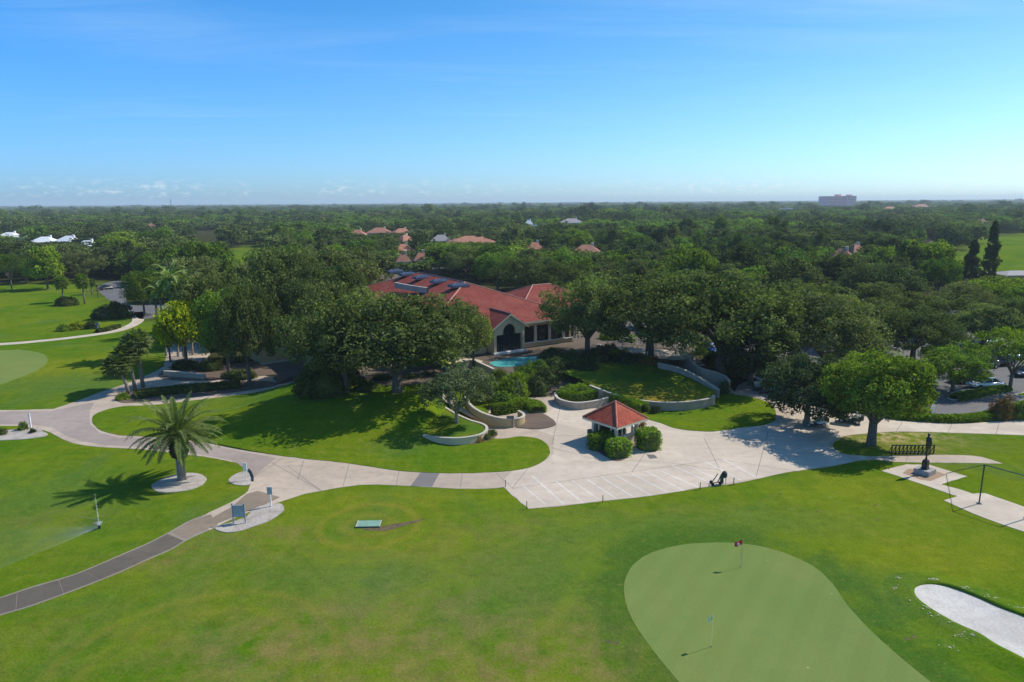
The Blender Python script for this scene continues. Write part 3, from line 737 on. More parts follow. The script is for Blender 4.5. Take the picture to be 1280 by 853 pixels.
def curve_wall(name, pts, thick, mat, cap, label, group=None, closed=False, capw=.035, zbase=None):
    """pts: (px,py,ztop,zbottom) along the wall top, px/py is the pixel of the wall top"""
    P = smooth_poly([tuple(at(x, y, zt))[:2] + (zt, zb) for x, y, zt, zb in pts], closed, 7)
    n = len(P)
    def side(d):
        out = []
        for i in range(n):
            a, c_ = (P[max(0, i - 1)], P[min(n - 1, i + 1)]) if not closed else (P[i - 1], P[(i + 1) % n])
            dx, dy = c_[0] - a[0], c_[1] - a[1]; L = math.hypot(dx, dy) or 1
            out.append((P[i][0] + dy / L * d, P[i][1] - dx / L * d))
        return out
    root = empty(name, (0, 0, 0), 0, label, 'wall', group)
    def body(w, z0f, z1f, nm, mt):
        A, C = side(w / 2), side(-w / 2); vs = []
        for i in range(n): vs += [(*A[i], z0f(P[i])), (*A[i], z1f(P[i])), (*C[i], z1f(P[i])), (*C[i], z0f(P[i]))]
        fs = []
        for i in range(n if closed else n - 1):
            j = (i + 1) % n
            for q in range(4): fs.append((4 * i + q, 4 * j + q, 4 * j + (q + 1) % 4, 4 * i + (q + 1) % 4))
        if not closed: fs += [(0, 1, 2, 3), (4 * n - 1, 4 * n - 2, 4 * n - 3, 4 * n - 4)]
        MB().add(vs, fs).build(nm, mt, root)
    body(thick, lambda p: p[3] - .1, lambda p: p[2] - .10, 'wall_body', mat)
    body(thick + capw * 2, lambda p: p[2] - .102, lambda p: p[2], 'coping', cap)
    return P

# planter under the olive tree, tan ramp wall, right-hand walls
P1 = curve_wall('planter_wall', [(545, 502, .95, 0), (558, 510, .9, 0), (572, 518, .85, 0), (588, 525, .85, 0), (603, 529.5, .85, 0), (608.5, 534.5, .85, 0), (604, 541, .85, 0), (588, 545.5, .85, 0), (568, 547.2, .85, 0), (545, 546, .8, 0), (529, 543.5, .7, 0)], .24, 'stucco', 'wall_cap', 'low curved cream planter wall around the grey-green tree')
P2 = curve_wall('ramp_wall', [(579, 486, 1.9, 0.6), (586, 503, 1.75, .3), (600, 514, 1.45, .1), (620, 521, 1.25, 0), (637, 523, 1.1, 0), (650, 522, 1.0, 0), (655, 518, .9, 0), (648, 513, .85, 0)], .25, 'stucco_tan', 'wall_cap', 'tan curved ramp wall facing the drive behind the grey-green tree')
curve_wall('terrace_wall', [(556, 459, TZ + .5, 1), (575, 454, TZ + .7, 1), (590, 450, TZ + .8, 1), (604, 455, TZ + .8, 1), (617, 461, TZ + .7, 1)], .3, 'stucco', 'wall_cap', 'cream wall with a peaked coping beside the pool at the top of the ramp')
P3 = curve_wall('retaining_wall', [(737, 481, 1.75, .3), (748, 485.5, 1.55, .1), (765, 491.5, 1.35, 0), (787, 497.5, 1.2, 0), (818, 502, 1.15, 0), (850, 502.5, 1.15, 0), (875, 500, 1.15, 0), (890, 496.5, 1.15, 0), (893, 494, 1.15, 0)], .25, 'wall_grey', 'wall_cap', 'long curved grey retaining wall below the sunny grass bank behind the kiosk')
curve_wall('planter_wall', [(694, 491, .95, 0), (697, 497, .95, 0), (707, 501, .95, 0), (722, 503, .95, 0), (742, 501, .95, 0), (760, 496.5, .95, 0)], .24, 'wall_grey', 'wall_cap', 'low curved grey planter wall holding the round clipped hedges')
curve_wall('stair_wall', [(823, 453.5, 2.7, .8), (840, 457, 2.6, .8), (858, 463, 2.4, .6), (873, 471, 2.1, .4), (888, 480, 1.7, .2), (899, 487, 1.2, 0)], .3, 'wall_grey', 'wall_cap', 'sloping grey wall on the pool side of the curved stairs')
curve_wall('stair_wall', [(860, 447, 2.9, .8), (868, 454, 2.8, .6), (877, 460, 2.6, .4), (892, 464, 2.3, .2), (905, 469, 1.9, 0), (912, 476, 1.5, 0)], .3, 'wall_grey', 'wall_cap', 'tall grey wall on the parking side of the curved stairs')
# low white wall at the palm bed
curve_wall('bed_wall', [(205, 463.5, .9, 0), (220, 464.5, .9, 0), (238, 466, .85, 0), (256, 468, .8, 0)], .35, 'wall_grey', 'wall_cap', 'short pale low wall in front of dark shrubs near the leaning palms')

# filled surfaces behind walls
def loft(name, A, C, nseg, mat, kind='structure', bulge=0.0, dryv=None):
    """A, C: lists of world 3D points of equal length"""
    A = smooth_poly([tuple(a) for a in A], False, 6); C = smooth_poly([tuple(c_) for c_ in C], False, 6)
    vs = []; n = len(A); dr = []
    for k in range(nseg + 1):
        t_ = k / nseg
        for i in range(n):
            p = lerp(A[i], C[i], t_)
            vs.append((p[0], p[1], p[2] + bulge * math.sin(PI * t_) + .06 * mnoise((p[0], p[1], 0)) * (0 < k < nseg)))
            dr.append(max(0, 1 - t_ * 2.2) * math.sin(PI * i / (n - 1)) if dryv else 0)
    o = MB().add(vs, [(k * n + i, k * n + i + 1, (k + 1) * n + i + 1, (k + 1) * n + i) for k in range(nseg) for i in range(n - 1)]).build(name, mat, smooth=True)
    a_ = o.data.attributes.new('dry', 'FLOAT', 'POINT'); a_.data.foreach_set('value', np.array(dr, dtype=np.float32))
    if kind: tag(o, kind=kind)
    return o
loft('sunny_bank', [at(738, 481, 1.6), at(765, 491.5, 1.2), at(787, 497.5, 1.05), at(818, 502, 1.0), at(850, 502.5, 1.0), at(875, 500, 1.0), at(893, 495, 1.0)],
     [at(700, 466, 1.9), at(730, 457, 2.1), at(760, 452, 2.15), at(790, 450, 2.15), at(823, 455, 2.0), at(858, 466, 1.6), at(893, 488, 1.0)], 10, 'long_grass', bulge=.15, dryv=True)
loft('planter_soil', [Vector((p[0], p[1], p[2] - .12)) for p in P1[:len(P1) // 2 + 1:1]][::5] , [Vector((p[0], p[1], p[2] - .12)) for p in P1[:len(P1) // 2 - 1:-1]][::5][:len(P1[:len(P1) // 2 + 1][::5])], 6, 'long_grass', bulge=.1) if False else None
pl = [(p[0], p[1]) for p in P1]
cx, cy = at(560, 527, .8).x, at(560, 527, .8).y
b = MB(); ring = [(p[0], p[1], p[2] - .12) for p in P1] + [tuple(at(520, 535, .35)), tuple(at(522, 520, .5)), tuple(at(532, 506, .8))]
b.add(ring + [(cx, cy, 1.05)], [(i, (i + 1) % len(ring), len(ring)) for i in range(len(ring))])
o = b.build('planter_lawn', 'long_grass', smooth=True); tag(o, kind='structure')
b = MB(); ring = [tuple(at(x, y, z)) for x, y, z in ((545, 504, .8), (529, 543.5, .55), (500, 540, .06), (505, 520, .06), (520, 500, .06))]
b.add(ring, [(0, 1, 2, 3, 4)]); tag(b.build('planter_bank', 'long_grass'), kind='structure')
# ramp between the walls
loft('ramp', [at(640, 531, .04), at(618, 531, .1), at(598, 524, .5), at(580, 510, 1.0), at(566, 494, 1.5), at(570, 470, TZ), at(578, 456, TZ + .01)],
     [at(612, 533, .04), at(603, 527, .1), at(585, 520, .5), at(566, 508, 1.0), at(553, 496, 1.5), at(560, 470, TZ), at(570, 457, TZ + .01)], 2, 'concrete')
# stairs on the right
b = MB()
for k in range(14):
    t_ = k / 14
    a = Vector(lerp(at(903, 490, 0), at(845, 452, 0), t_)); d = (at(845, 452) - at(903, 490)).normalized()
    b.box((a.x, a.y, (k + 1) * .14 / 2), (3.0, 1.6, (k + 1) * .14), math.atan2(d.y, d.x) + PI / 2)
tag(b.build('garden_stairs', 'wall_grey'), 'wide curved garden stairs between the two grey stair walls', 'stairs')

# ------------------------------------------------------------------ railings
def railing(pts, label, group=None, z=TZ, h=1.05, n=6, mat='white_paint'):
    P = [at(x, y, z) for x, y in pts]
    root = empty('railing', P[0], 0, label, 'railing', group); o0 = P[0]
    for i in range(len(P)):
        q = P[i] - o0
        MB().box((q.x, q.y, h / 2), (.14, .14, h)).box((q.x, q.y, h + .04), (.2, .2, .06)).build('post', mat, root)
    for zz in (h - .08, h * .55, h * .2):
        b = MB(); b.tube([Vector((p.x - o0.x, p.y - o0.y, zz)) for p in P], .035, 6); b.build('rail', mat, root)
railing([(759, 434), (768, 435), (778, 438), (790, 443), (809, 449)], 'white post-and-rail fence on the pool side of the upper walk', 'white railings along the upper walk')
railing([(775, 428), (784, 430), (793, 431), (804, 432), (819, 434), (833, 435), (843, 436), (848, 440), (856, 438)], 'white post-and-rail fence on the parking side of the upper walk', 'white railings along the upper walk')

# ------------------------------------------------------------------ roofs and buildings
def hip_roof(root, x0, x1, y0, y1, ze, zr, mat, over=.6, ridge_axis='y', cap='ridge_tile', name='roof', fascia='cream', thick=.22, inset=None):
    x0 -= over; x1 += over; y0 -= over; y1 += over
    if ridge_axis == 'y':
        h = (x1 - x0) / 2 if inset is None else inset; r0_, r1_ = ((x0 + x1) / 2, y0 + h, zr), ((x0 + x1) / 2, y1 - h, zr)
    else:
        h = (y1 - y0) / 2 if inset is None else inset; r0_, r1_ = (x0 + h, (y0 + y1) / 2, zr), (x1 - h, (y0 + y1) / 2, zr)
    A, B_, C, D = (x0, y0, ze), (x1, y0, ze), (x1, y1, ze), (x0, y1, ze)
    b = MB()
    if ridge_axis == 'y':
        b.slope([A, B_, r0_], (A, B_)); b.slope([B_, C, r1_, r0_], (B_, C)); b.slope([C, D, r1_], (C, D)); b.slope([D, A, r0_, r1_], (D, A))
    else:
        b.slope([A, B_, r1_, r0_], (A, B_)); b.slope([B_, C, r1_], (B_, C)); b.slope([C, D, r0_, r1_], (C, D)); b.slope([D, A, r0_], (D, A))
    ro = b.build(name, mat, root)
    b = MB(); k = .02
    b.add([A, B_, C, D] + [(p[0], p[1], ze - thick) for p in (A, B_, C, D)], [(4, 5, 1, 0), (5, 6, 2, 1), (6, 7, 3, 2), (7, 4, 0, 3), (7, 6, 5, 4)])
    b.v = [(x, y, z - .004) for x, y, z in b.v]
    b.build('fascia', fascia, ro)
    if cap:
        b = MB()
        ends = ((A, r0_), (B_, r0_), (C, r1_), (D, r1_)) if ridge_axis == 'y' else ((A, r0_), (B_, r1_), (C, r1_), (D, r0_))
        for p, q in ends: b.tube([Vector(p) + Vector((0, 0, .03)), Vector(q) + Vector((0, 0, .03))], .10, 6)
        b.tube([Vector(r0_) + Vector((0, 0, .03)), Vector(r1_) + Vector((0, 0, .03))], .11, 6)
        b.build('ridge_cap', cap, ro)
    return ro

# --- kiosk
K_L, K_F, K_R = at(728, 522, 2.6), at(765.5, 532.5, 2.6), at(810, 523, 2.6)
kc = (K_L + K_R) / 2
kdir = (K_R - K_L); kang = math.atan2(kdir.y, kdir.x) + PI / 4 - .03
kw = kd = kdir.length / math.sqrt(2) / 2
kio = empty('starter_kiosk', (kc.x, kc.y, 0.02), kang, 'small open kiosk with a red tiled pyramid roof on the concrete plaza', 'kiosk')
rk = hip_roof(kio, -kw + .5, kw - .5, -kd + .5, kd - .5, 2.6, 4.40, 'tile_kiosk', over=.5, ridge_axis='y', cap='ridge_red')
wk = kw - .85
b = MB().box((0, -wk, .55), (2 * wk - .3, .16, 1.1)).box((-wk, 0, .55), (.16, 2 * wk - .3, 1.1)).box((0, wk, 1.25), (2 * wk - .3, .16, 2.5)).box((wk, .6, .55), (.16, 2 * wk - 1.5, 1.1))
b.build('low_wall', 'cream', kio)
MB().box((0, 0, .02), (2 * wk + .8, 2 * wk + .8, .12)).build('slab', 'drive', kio)
for sx in (-1, 1):
    for sy in (-1, 1): MB().box((sx * wk, sy * wk, 1.25), (.3, .3, 2.5)).build('pillar', 'cream', kio)
for x_, y_ in ((-wk, -.9), (-wk, .8), (.9, -wk), (-.7, -wk), (wk, .2)): MB().box((x_, y_, 1.78), (.14, .14, 1.36)).build('mullion', 'cream', kio)
MB().box((0, -wk - .12, 1.14), (2 * wk - .3, .42, .07)).build('counter', 'white_paint', kio)
MB().box((0, -wk + .02, 2.38), (2 * wk - .3, .14, .24)).box((-wk + .02, 0, 2.38), (.14, 2 * wk - .3, .24)).box((wk - .02, 0, 2.38), (.14, 2 * wk - .3, .24)).build('beam', 'cream', kio)
MB().box((.1, wk - .5, 1.2), (2 * wk - .6, .5, 2.3)).box((wk - .4, .5, 1.2), (.4, 1.6, 2.3)).build('interior_shade', 'dark_int', kio)  # added near-black panels; their colour stands in for shade inside the kiosk
MB().box((-.5, -.2, .5), (1.5, .6, 1.0)).build('desk', 'wood', kio)
# bin and white stand beside the kiosk
def prop(name, px, py, label, cat, rz=0, z=.02, group=None):
    p = at(px, py, z); return empty(name, p, rz, label, cat, group)
r_ = prop('litter_bin', 738, 550, 'dark litter bin standing at the left side of the kiosk', 'bin')
MB().tube([(0, 0, 0), (0, 0, .95)], [.33, .36], 14).build('body', 'black_metal', r_); MB().tube([(0, 0, .95), (0, 0, 1.1), (0, 0, 1.2)], [.38, .36, .12], 14).build('lid', 'green_metal', r_)
r_ = prop('water_cooler', 792, 546, 'white drinks cooler on a stand at the kiosk corner next to the round bush', 'cooler')
MB().box((0, 0, .35), (.5, .5, .7)).build('stand', 'cream', r_); MB().tube([(0, 0, .7), (0, 0, 1.15)], .22, 14).build('tank', 'white_paint', r_); MB().tube([(0, 0, 1.15), (0, 0, 1.22)], .24, 14).build('lid', 'white_paint', r_)

# --- clubhouse
O = at(637, 441.5, TZ)
EANG = R(31)
club = empty('clubhouse', (O.x, O.y, 0), EANG, 'large cream clubhouse with long red tiled hip roof, arched gable and skylights', 'building')
cinv = Matrix.Rotation(-EANG, 3, 'Z')
def cl(px, py, z):
    p = at(px, py, z) - Vector((O.x, O.y, 0)); return cinv @ p
EZ, RZ = TZ + 4.4, TZ + 9.6
cx0, cx1, cy0, cy1 = -13.0, 13.5, 2.0, 48.0
hip_roof(club, cx0, cx1, cy0, cy1, EZ, RZ, 'tile_red', over=.9, ridge_axis='y', fascia='cream', thick=.35)
b = MB()
b.box(((cx0 + 3) / 2 - 2, cy0 + .35, TZ + 2.2), (cx0 * -1 - 5, .4, 4.4))
b = MB()
# rear / side walls as shells
b.box(((cx0 + cx1) / 2, cy1 - .2, TZ / 2 + 2.2), (cx1 - cx0, .4, TZ + 4.4)).box((cx0 + .2, (cy0 + cy1) / 2, TZ / 2 + 2.2), (.4, cy1 - cy0 - .8, TZ + 4.4)).box((cx1 - .2, (cy0 + cy1) / 2, TZ / 2 + 2.2), (.4, cy1 - cy0 - .8, TZ + 4.4))
b.build('wall', 'stucco', club)
# front wall: sill wall below, header above, dark glazing behind columns
MB().box((cx0 / 2 - 1.4 + .0, cy0 + .2, TZ + 2.1), (-cx0 - 3.2, .38, 4.2)).build('front_wall', 'stucco', club)
MB().box(((3.1 + cx1) / 2, cy0 + .2, TZ + .35), (cx1 - 3.1, .38, .7)).box(((3.1 + cx1) / 2, cy0 + .2, TZ + 3.85), (cx1 - 3.1, .38, .8)).build('front_wall', 'stucco', club)
MB().box(((3.1 + cx1) / 2, cy0 + .05, TZ + .74), (cx1 - 3.1, .55, .09)).build('window_sill', 'white_paint', club)
for i in range(4):
    x_ = 4.6 + i * 2.75
    w_ = MB().box((x_, cy0 + .5, TZ + 2.1), (2.5, .05, 2.7)).build('window', 'glass_dark', club)
    MB().box((x_, cy0 + .46, TZ + 2.1), (.06, .05, 2.7)).box((x_, cy0 + .46, TZ + 2.6), (2.5, .05, .06)).build('glazing_bar', 'black_metal', w_)
for i in range(5):
    x_ = 3.3 + i * 2.75
    MB().box((x_, cy0 - .05, TZ + 2.15), (.34, .36, 2.8)).box((x_, cy0 - .05, TZ + .86), (.5, .48, .2)).build('column', 'cream', club)
# arched gable pavilion
gw = 2.75; gh = 4.3; gz = 6.15; gy0 = 0.0
poly = [(-gw, TZ), (-gw, TZ + gh), (0, TZ + gz), (gw, TZ + gh), (gw, TZ + 2.95)]
ax0, ax1 = -1.05, 1.35
poly = [(-gw, TZ + .3), (-gw, TZ + gh), (0, TZ + gz), (gw, TZ + gh), (gw, TZ + .3), (gw - .35, TZ + .3), (gw - .35, TZ + 3.0), (1.15, TZ + 3.0)]
for k in range(13):
    a = PI * k / 12; poly.append((1.15 * math.cos(a), TZ + 3.25 + 1.35 * math.sin(a)))
poly += [(-1.15, TZ + 3.0), (-gw + .45, TZ + 3.0), (-gw + .45, TZ + .3)]
MB().wallprism(poly, gy0, gy0 + .4).build('gable_wall', 'stucco', club)
MB().box((0, gy0 + .1, TZ + .16), (2 * gw + .3, .8, .3)).build('gable_sill', 'white_paint', club)
gp = [(-gw + .45, TZ + .31), (-gw + .45, TZ + 3.0), (-1.15, TZ + 3.0)] + [(-1.15 * math.cos(PI * k / 12), TZ + 3.25 + 1.35 * math.sin(PI * k / 12)) for k in range(13)] + [(1.15, TZ + 3.0), (gw - .35, TZ + 3.0), (gw - .35, TZ + .31)]
w_ = MB().wallprism(gp, gy0 + .55, gy0 + .6).build('arched_window', 'glass_dark', club)
MB().box((0, gy0 + .5, TZ + 2.4), (.07, .06, 4.3)).box((1.2, gy0 + .5, TZ + 1.6), (.07, .06, 2.7)).box((-1.2, gy0 + .5, TZ + 1.6), (.07, .06, 2.7)).box((0, gy0 + .5, TZ + 3.0), (4.6, .06, .08)).build('glazing_bar', 'black_metal', w_)
for s_ in (-1, 1): MB().box((s_ * (gw - .2), 1.3, TZ + 2.2), (.4, 2.2, 4.2)).build('gable_side_wall', 'stucco', club)
b = MB(); oh = .45; back = 9.0
for s_ in (-1, 1):
    ex = s_ * (gw + .5); ez = TZ + gh - .5 * (gz - gh) / gw + .12
    A_ = (ex, gy0 - oh, ez); R_ = (0, gy0 - oh, TZ + gz + .12)
    # the slope runs back until it dies into the main roof
    b.slope([A_, R_, (0, gy0 + back - .5, TZ + gz + .12), (ex, gy0 + 3.0, ez)], (A_, (ex, gy0 + 3, ez)))
ro = b.build('gable_roof', 'tile_red', club)
b = MB()
for s_ in (-1, 1):
    ex = s_ * (gw + .5); ez = TZ + gh - .5 * (gz - gh) / gw + .10
    b.add([(ex, gy0 - oh, ez), (0, gy0 - oh, TZ + gz + .10), (0, gy0 - oh, TZ + gz - .14), (ex, gy0 - oh, ez - .24), (ex, gy0 - oh + .08, ez), (0, gy0 - oh + .08, TZ + gz + .10), (0, gy0 - oh + .08, TZ + gz - .14), (ex, gy0 - oh + .08, ez - .24)],
          [(0, 1, 2, 3), (7, 6, 5, 4), (0, 3, 7, 4), (3, 2, 6, 7)])
b.build('fascia', 'cream', ro)
MB().tube([(0, gy0 - oh, TZ + gz + .16), (0, gy0 + back - .5, TZ + gz + .16)], .1, 6).build('ridge_cap', 'ridge_tile', ro)
# skylights along the ridge line
rx = (cx0 + cx1) / 2
for k, (px, py) in enumerate(((573, 352), (544, 347.5), (519, 343), (496, 339.5), (474, 336.5))):
    p = cl(px, py, RZ + .3)
    base = MB().box((0, 0, 0), (3.9, 2.6, .5)).build('skylight', 'skylight_curb', club); base.location = (rx - 1.6, p.y, RZ - .45); base.scale = (.82, .82, .75)
    b = MB(); b.add([(-1.95, -1.3, .255), (1.95, -1.3, .255), (1.95, 1.3, .255), (-1.95, 1.3, .255), (-.9, 0, .72), (.9, 0, .72)], [(0, 1, 5, 4), (1, 2, 5), (2, 3, 4, 5), (3, 0, 4)])
    b.build('pane', 'skylight', base)
    b = MB()
    for i in range(6):
        x_ = -1.95 + i * .78; b.tube([(x_, -1.3, .27), (max(-.9, min(.9, x_ * .7)), 0, .74)], .03, 4)
    b.build('glazing_bar', 'grey_metal', base)
# flat parapet band on the camera-side slope
p0, p1 = cl(534, 361, RZ - 1.2), cl(572, 358, RZ - 1.0)
b = MB(); b.add([], [])
yy0 = cl(572, 357, RZ - 1).y; yy1 = yy0 + 11.0
xm = rx - 5.4
pts = []
for k in range(9):
    t_ = k / 8; pts.append((xm - 1.6 * math.sin(PI * t_ * .5), yy0 + (yy1 - yy0) * t_))
zt = RZ - 1.0
for k in range(8):
    a, c_ = pts[k], pts[k + 1]
    b.add([(a[0], a[1], zt - 1.0), (c_[0], c_[1], zt - 1.0), (c_[0], c_[1], zt), (a[0], a[1], zt), (a[0] + .35, a[1], zt - 1.0), (c_[0] + .35, c_[1], zt - 1.0), (c_[0] + .35, c_[1], zt), (a[0] + .35, a[1], zt)],
          [(0, 1, 2, 3), (7, 6, 5, 4), (3, 2, 6, 7)])
b.build('parapet', 'wall_cap', club)
# right-hand rear wing and left-hand front wing
hip_roof(club, cx1 - 4, cx1 + 14, 12, 26, EZ - .2, TZ + 7.6, 'tile_red', over=.8, ridge_axis='x', name='wing_roof')
MB().box((cx1 + 5, 19, TZ / 2 + 2.0), (17, 13, TZ + 3.9)).build('wing_wall', 'stucco', club)
hip_roof(club, cx0 - 13, cx0 + 4, 8, 22, EZ - .6, TZ + 7.0, 'tile_red', over=.8, ridge_axis='x', name='wing_roof')
MB().box((cx0 - 5, 15, TZ / 2 + 1.8), (16, 13, TZ + 3.6)).build('wing_wall', 'stucco', club)
for k in range(5):
    w_ = MB().box((cx0 - 11.5 + k * 2.6, 8.42, TZ + 1.7), (1.5, .12, 2.0)).build('window', 'glass_dark', club)
    MB().box((cx0 - 11.5 + k * 2.6, 8.36, TZ + .62), (1.8, .2, .12)).build('sill', 'white_paint', w_)
for k, (x_, z_) in enumerate(((-10.5, 1.9), (-8.0, 1.9), (-5.2, 1.9))):
    w_ = MB().box((x_, cy0 - .02, TZ + z_), (1.5, .1, 2.2)).build('window', 'glass_dark', club)
    MB().box((x_, cy0 - .08, TZ + z_ - 1.16), (1.8, .25, .12)).build('sill', 'white_paint', w_)

# --- small tan outbuilding
ob = at(347, 452, 0.05)
out_b = empty('outbuilding', (ob.x, ob.y, 0), R(38), 'small tan outbuilding with a dark tiled roof among the trees left of the clubhouse', 'building')
MB().box((0, 3.5, 1.65), (5.4, 7, 3.3)).build('wall', 'stucco_tan', out_b)
hip_roof(out_b, -2.7, 2.7, 0, 7, 3.3, 5.4, 'tile_dark', over=.7, ridge_axis='y', cap='ridge_tile', fascia='wood')
MB().box((2.9, 1.2, 1.3), (.12, 1.4, 2.5)).build('door', 'wood', out_b)
MB().box((.9, -.05, 2.1), (.3, .1, .3)).build('wall_lamp', 'white_paint', out_b)
MB().box((0, -.5, .1), (5.6, 1.0, .2)).build('step', 'wall_cap', out_b)

# --- far houses
def house(px, py, wpx, roof, wall, label, h=3.4, rise=2.6, depth=.7, rz=0.0, name='house', flat=False, group=None, ztop=None, xd=1.0):
    zt = h + rise if ztop is None else ztop
    p = at(px, py, zt * .8); D = pix(p)[2]; w = wpx / FPX * D; d = w * depth
    root = empty(name, (p.x, p.y, 0), rz, label, 'house', group)
    k = zt / (h + rise); h2, r2 = h * k, rise * k
    MB().box((0, 0, h2 / 2), (w, d, h2)).build('wall', wall, root)
    if flat:
        MB().box((0, 0, h2 + .25), (w + .8, d + .8, .5)).box((w * .12, -d * .1, h2 + .9), (w * .45, d * .5, .9)).build('roof', roof, root)
    else:
        rr = hip_roof(root, -w / 2, w / 2, -d / 2, d / 2, h2, h2 + r2, roof, over=.8, ridge_axis='x', cap=None, fascia='white_paint')
        MB().box((w * .22, d * .12, h2 + r2 * .75), (1.1, 1.1, r2 * 1.0)).build('chimney', wall, rr)
    for sx in (-.34, -.12, .12, .34):
        w_ = MB().box((sx * w, -d / 2 - .04, h2 * .55), (w * .11, .08, h2 * .42)).build('window', 'window_dark', root)
    MB().box((0.0, -d / 2 - .05, h2 * .34), (1.3, .1, h2 * .68)).build('door', 'wood', root)
    HOUSES.append((px, py, wpx, p.y - d)); return root
HOUSES = []
house(590, 298.5, 58, 'tile_orange', 'cream', 'wide terracotta-roofed house beyond the clubhouse, right of the cluster of orange roofs', ztop=7.5, rz=.15)
house(551, 297, 24, 'grey_roof', 'cream', 'brownish grey hipped roof just left of the wide terracotta roof', ztop=7.5, rz=.1)
house(446, 290, 20, 'tile_orange', 'cream', 'small terracotta roof leftmost of the orange roofs beyond the clubhouse', ztop=7.5)
house(474, 287.5, 28, 'tile_orange', 'cream', 'terracotta roof partly hidden by trees, second from left of the orange roofs', ztop=8)
house(502, 288.5, 26, 'tile_orange', 'cream', 'terracotta roof with chimney at the far end of the column of orange roofs', ztop=8, rz=.5)
house(506, 297, 18, 'tile_orange', 'cream', 'second roof down in the column of orange roofs beyond the skylights', ztop=7.5, rz=.9)
house(504, 309, 22, 'tile_orange', 'cream', 'third roof down in the column of orange roofs beyond the skylights', ztop=7, rz=.5)
house(504, 321, 14, 'tile_orange', 'cream', 'small pale orange roof right behind the clubhouse skylights', ztop=7, rz=.2)
house(526, 319.5, 15, 'tile_orange', 'cream', 'small tan orange roof beside a palm behind the clubhouse skylights', ztop=7, rz=.3)
house(668, 307, 20, 'tile_orange', 'cream', 'terracotta roof beyond the oaks, left one of the pair above the right clubhouse wing', ztop=7.5, rz=.2)
house(733, 310.5, 34, 'tile_orange', 'cream', 'terracotta roof beyond the oaks, right one of the pair above the right clubhouse wing', ztop=7.5, rz=-.15)
house(1052, 316, 24, 'tile_orange', 'cream', 'salmon tiled roof among dark trees left of the bright green tree', ztop=7.5, rz=-.5)
house(1070, 310, 18, 'tile_orange', 'cream', 'paler tiled roof behind the salmon roof on the right', ztop=7.5, rz=.3)
house(1226, 277, 18, 'tile_orange', 'cream', 'small tan roof in the trees above the right fairway', ztop=8)
house(12, 293, 24, 'white_roof', 'white_paint', 'white roofed house at the left edge of the photo', ztop=7, flat=False)
house(26, 296, 16, 'white_roof', 'white_paint', 'low white roofed house next to the one at the left edge', ztop=6.5, flat=True)
house(56, 299, 26, 'white_roof', 'white_paint', 'white house seen through trees, between the left edge pair and the peaked roofs', ztop=7, rz=.1)
house(86, 298, 24, 'white_roof', 'white_paint', 'white house with a peaked roof in the left woods, third group from the left edge', ztop=7.5, rz=-.1)
house(109, 304, 22, 'white_roof', 'white_paint', 'rightmost white roofed house in the left woods', ztop=7, rz=.05)
house(192, 281, 16, 'tile_orange', 'cream', 'lone brown roof in the far left woods', ztop=8)
house(661, 277.5, 9, 'white_roof', 'white_paint', 'tiny white building with a rounded roof in the far centre woods', ztop=9, flat=False)
house(669, 281, 8, 'white_roof', 'white_paint', 'tiny flat white shed next to the rounded white building', ztop=6, flat=True)
house(714, 276, 30, 'grey_roof', 'white_paint', 'large grey roofed house with white walls in the far centre woods', ztop=10, h=4.4)
house(1112, 260, 22, 'tile_orange', 'pink_light', 'long low orange roof right of the pink hotel', ztop=11)
house(1152, 257, 24, 'tile_orange', 'pink_light', 'hazy orange roof near the horizon, further right of the pink hotel', ztop=14)
house(984, 260, 26, 'white_roof', 'white_paint', 'low pale building near the horizon left of the pink hotel', ztop=8, flat=True)

def block(name, px, topy, wpx, D, wall, label, floors, cat='hotel', rz=0.0, depth=.3, top=True):
    d_ = fwd * FPX + right * (px - 640) + up * (426.5 - topy)
    q = CAM + d_ * (D / FPX); w = wpx / FPX * D; h = q.z
    root = empty(name, (q.x, q.y, 0), rz, label, cat)
    MB().box((-w * .18, 0, h / 2), (w * .64, w * depth, h)).build('wing', wall, root)
    MB().box((w * .32, -w * .04, h / 2 + .4), (w * .36, w * depth, h + .8)).build('wing', 'pink_light' if wall == 'pink' else wall, root)
    if top:
        MB().box((w * .02, 0, h + h * .05), (w * .10, w * .12, h * .22)).build('lift_tower', wall, root)
        MB().box((w * .44, 0, h + h * .05), (w * .10, w * .12, h * .18)).build('lift_tower', wall, root)
    fh = h / floors
    for k in range(floors):
        MB().box((-w * .18, -w * depth / 2 - .15, (k + .55) * fh), (w * .60, .3, fh * .35)).build('balcony_band', 'window_dark', root)
    for k in range(floors):
        MB().box((w * .32, -w * .04 - w * depth / 2 - .15, (k + .55) * fh), (w * .30, .3, fh * .3)).build('balcony_band', 'window_dark', root)
block('hotel', 1046.5, 245.5, 47, 2300, 'pink', 'big pink hotel block rising over the trees near the horizon', 8, rz=.42)
block('apartment_block', 706, 253.5, 15, 3800, 'condo', 'leftmost grey apartment block of the three on the horizon', 6, 'building', top=False)
block('apartment_block', 723, 253.2, 13, 3900, 'condo', 'middle grey apartment block of the three on the horizon', 6, 'building', top=False)
block('apartment_block', 738, 253.2, 11, 3850, 'condo', 'rightmost grey apartment block of the three on the horizon', 6, 'building', top=False)
block('apartment_block', 777, 254.2, 14, 4000, 'condo', 'hazy low apartment block on the horizon right of the row of three', 5, 'building', top=False)
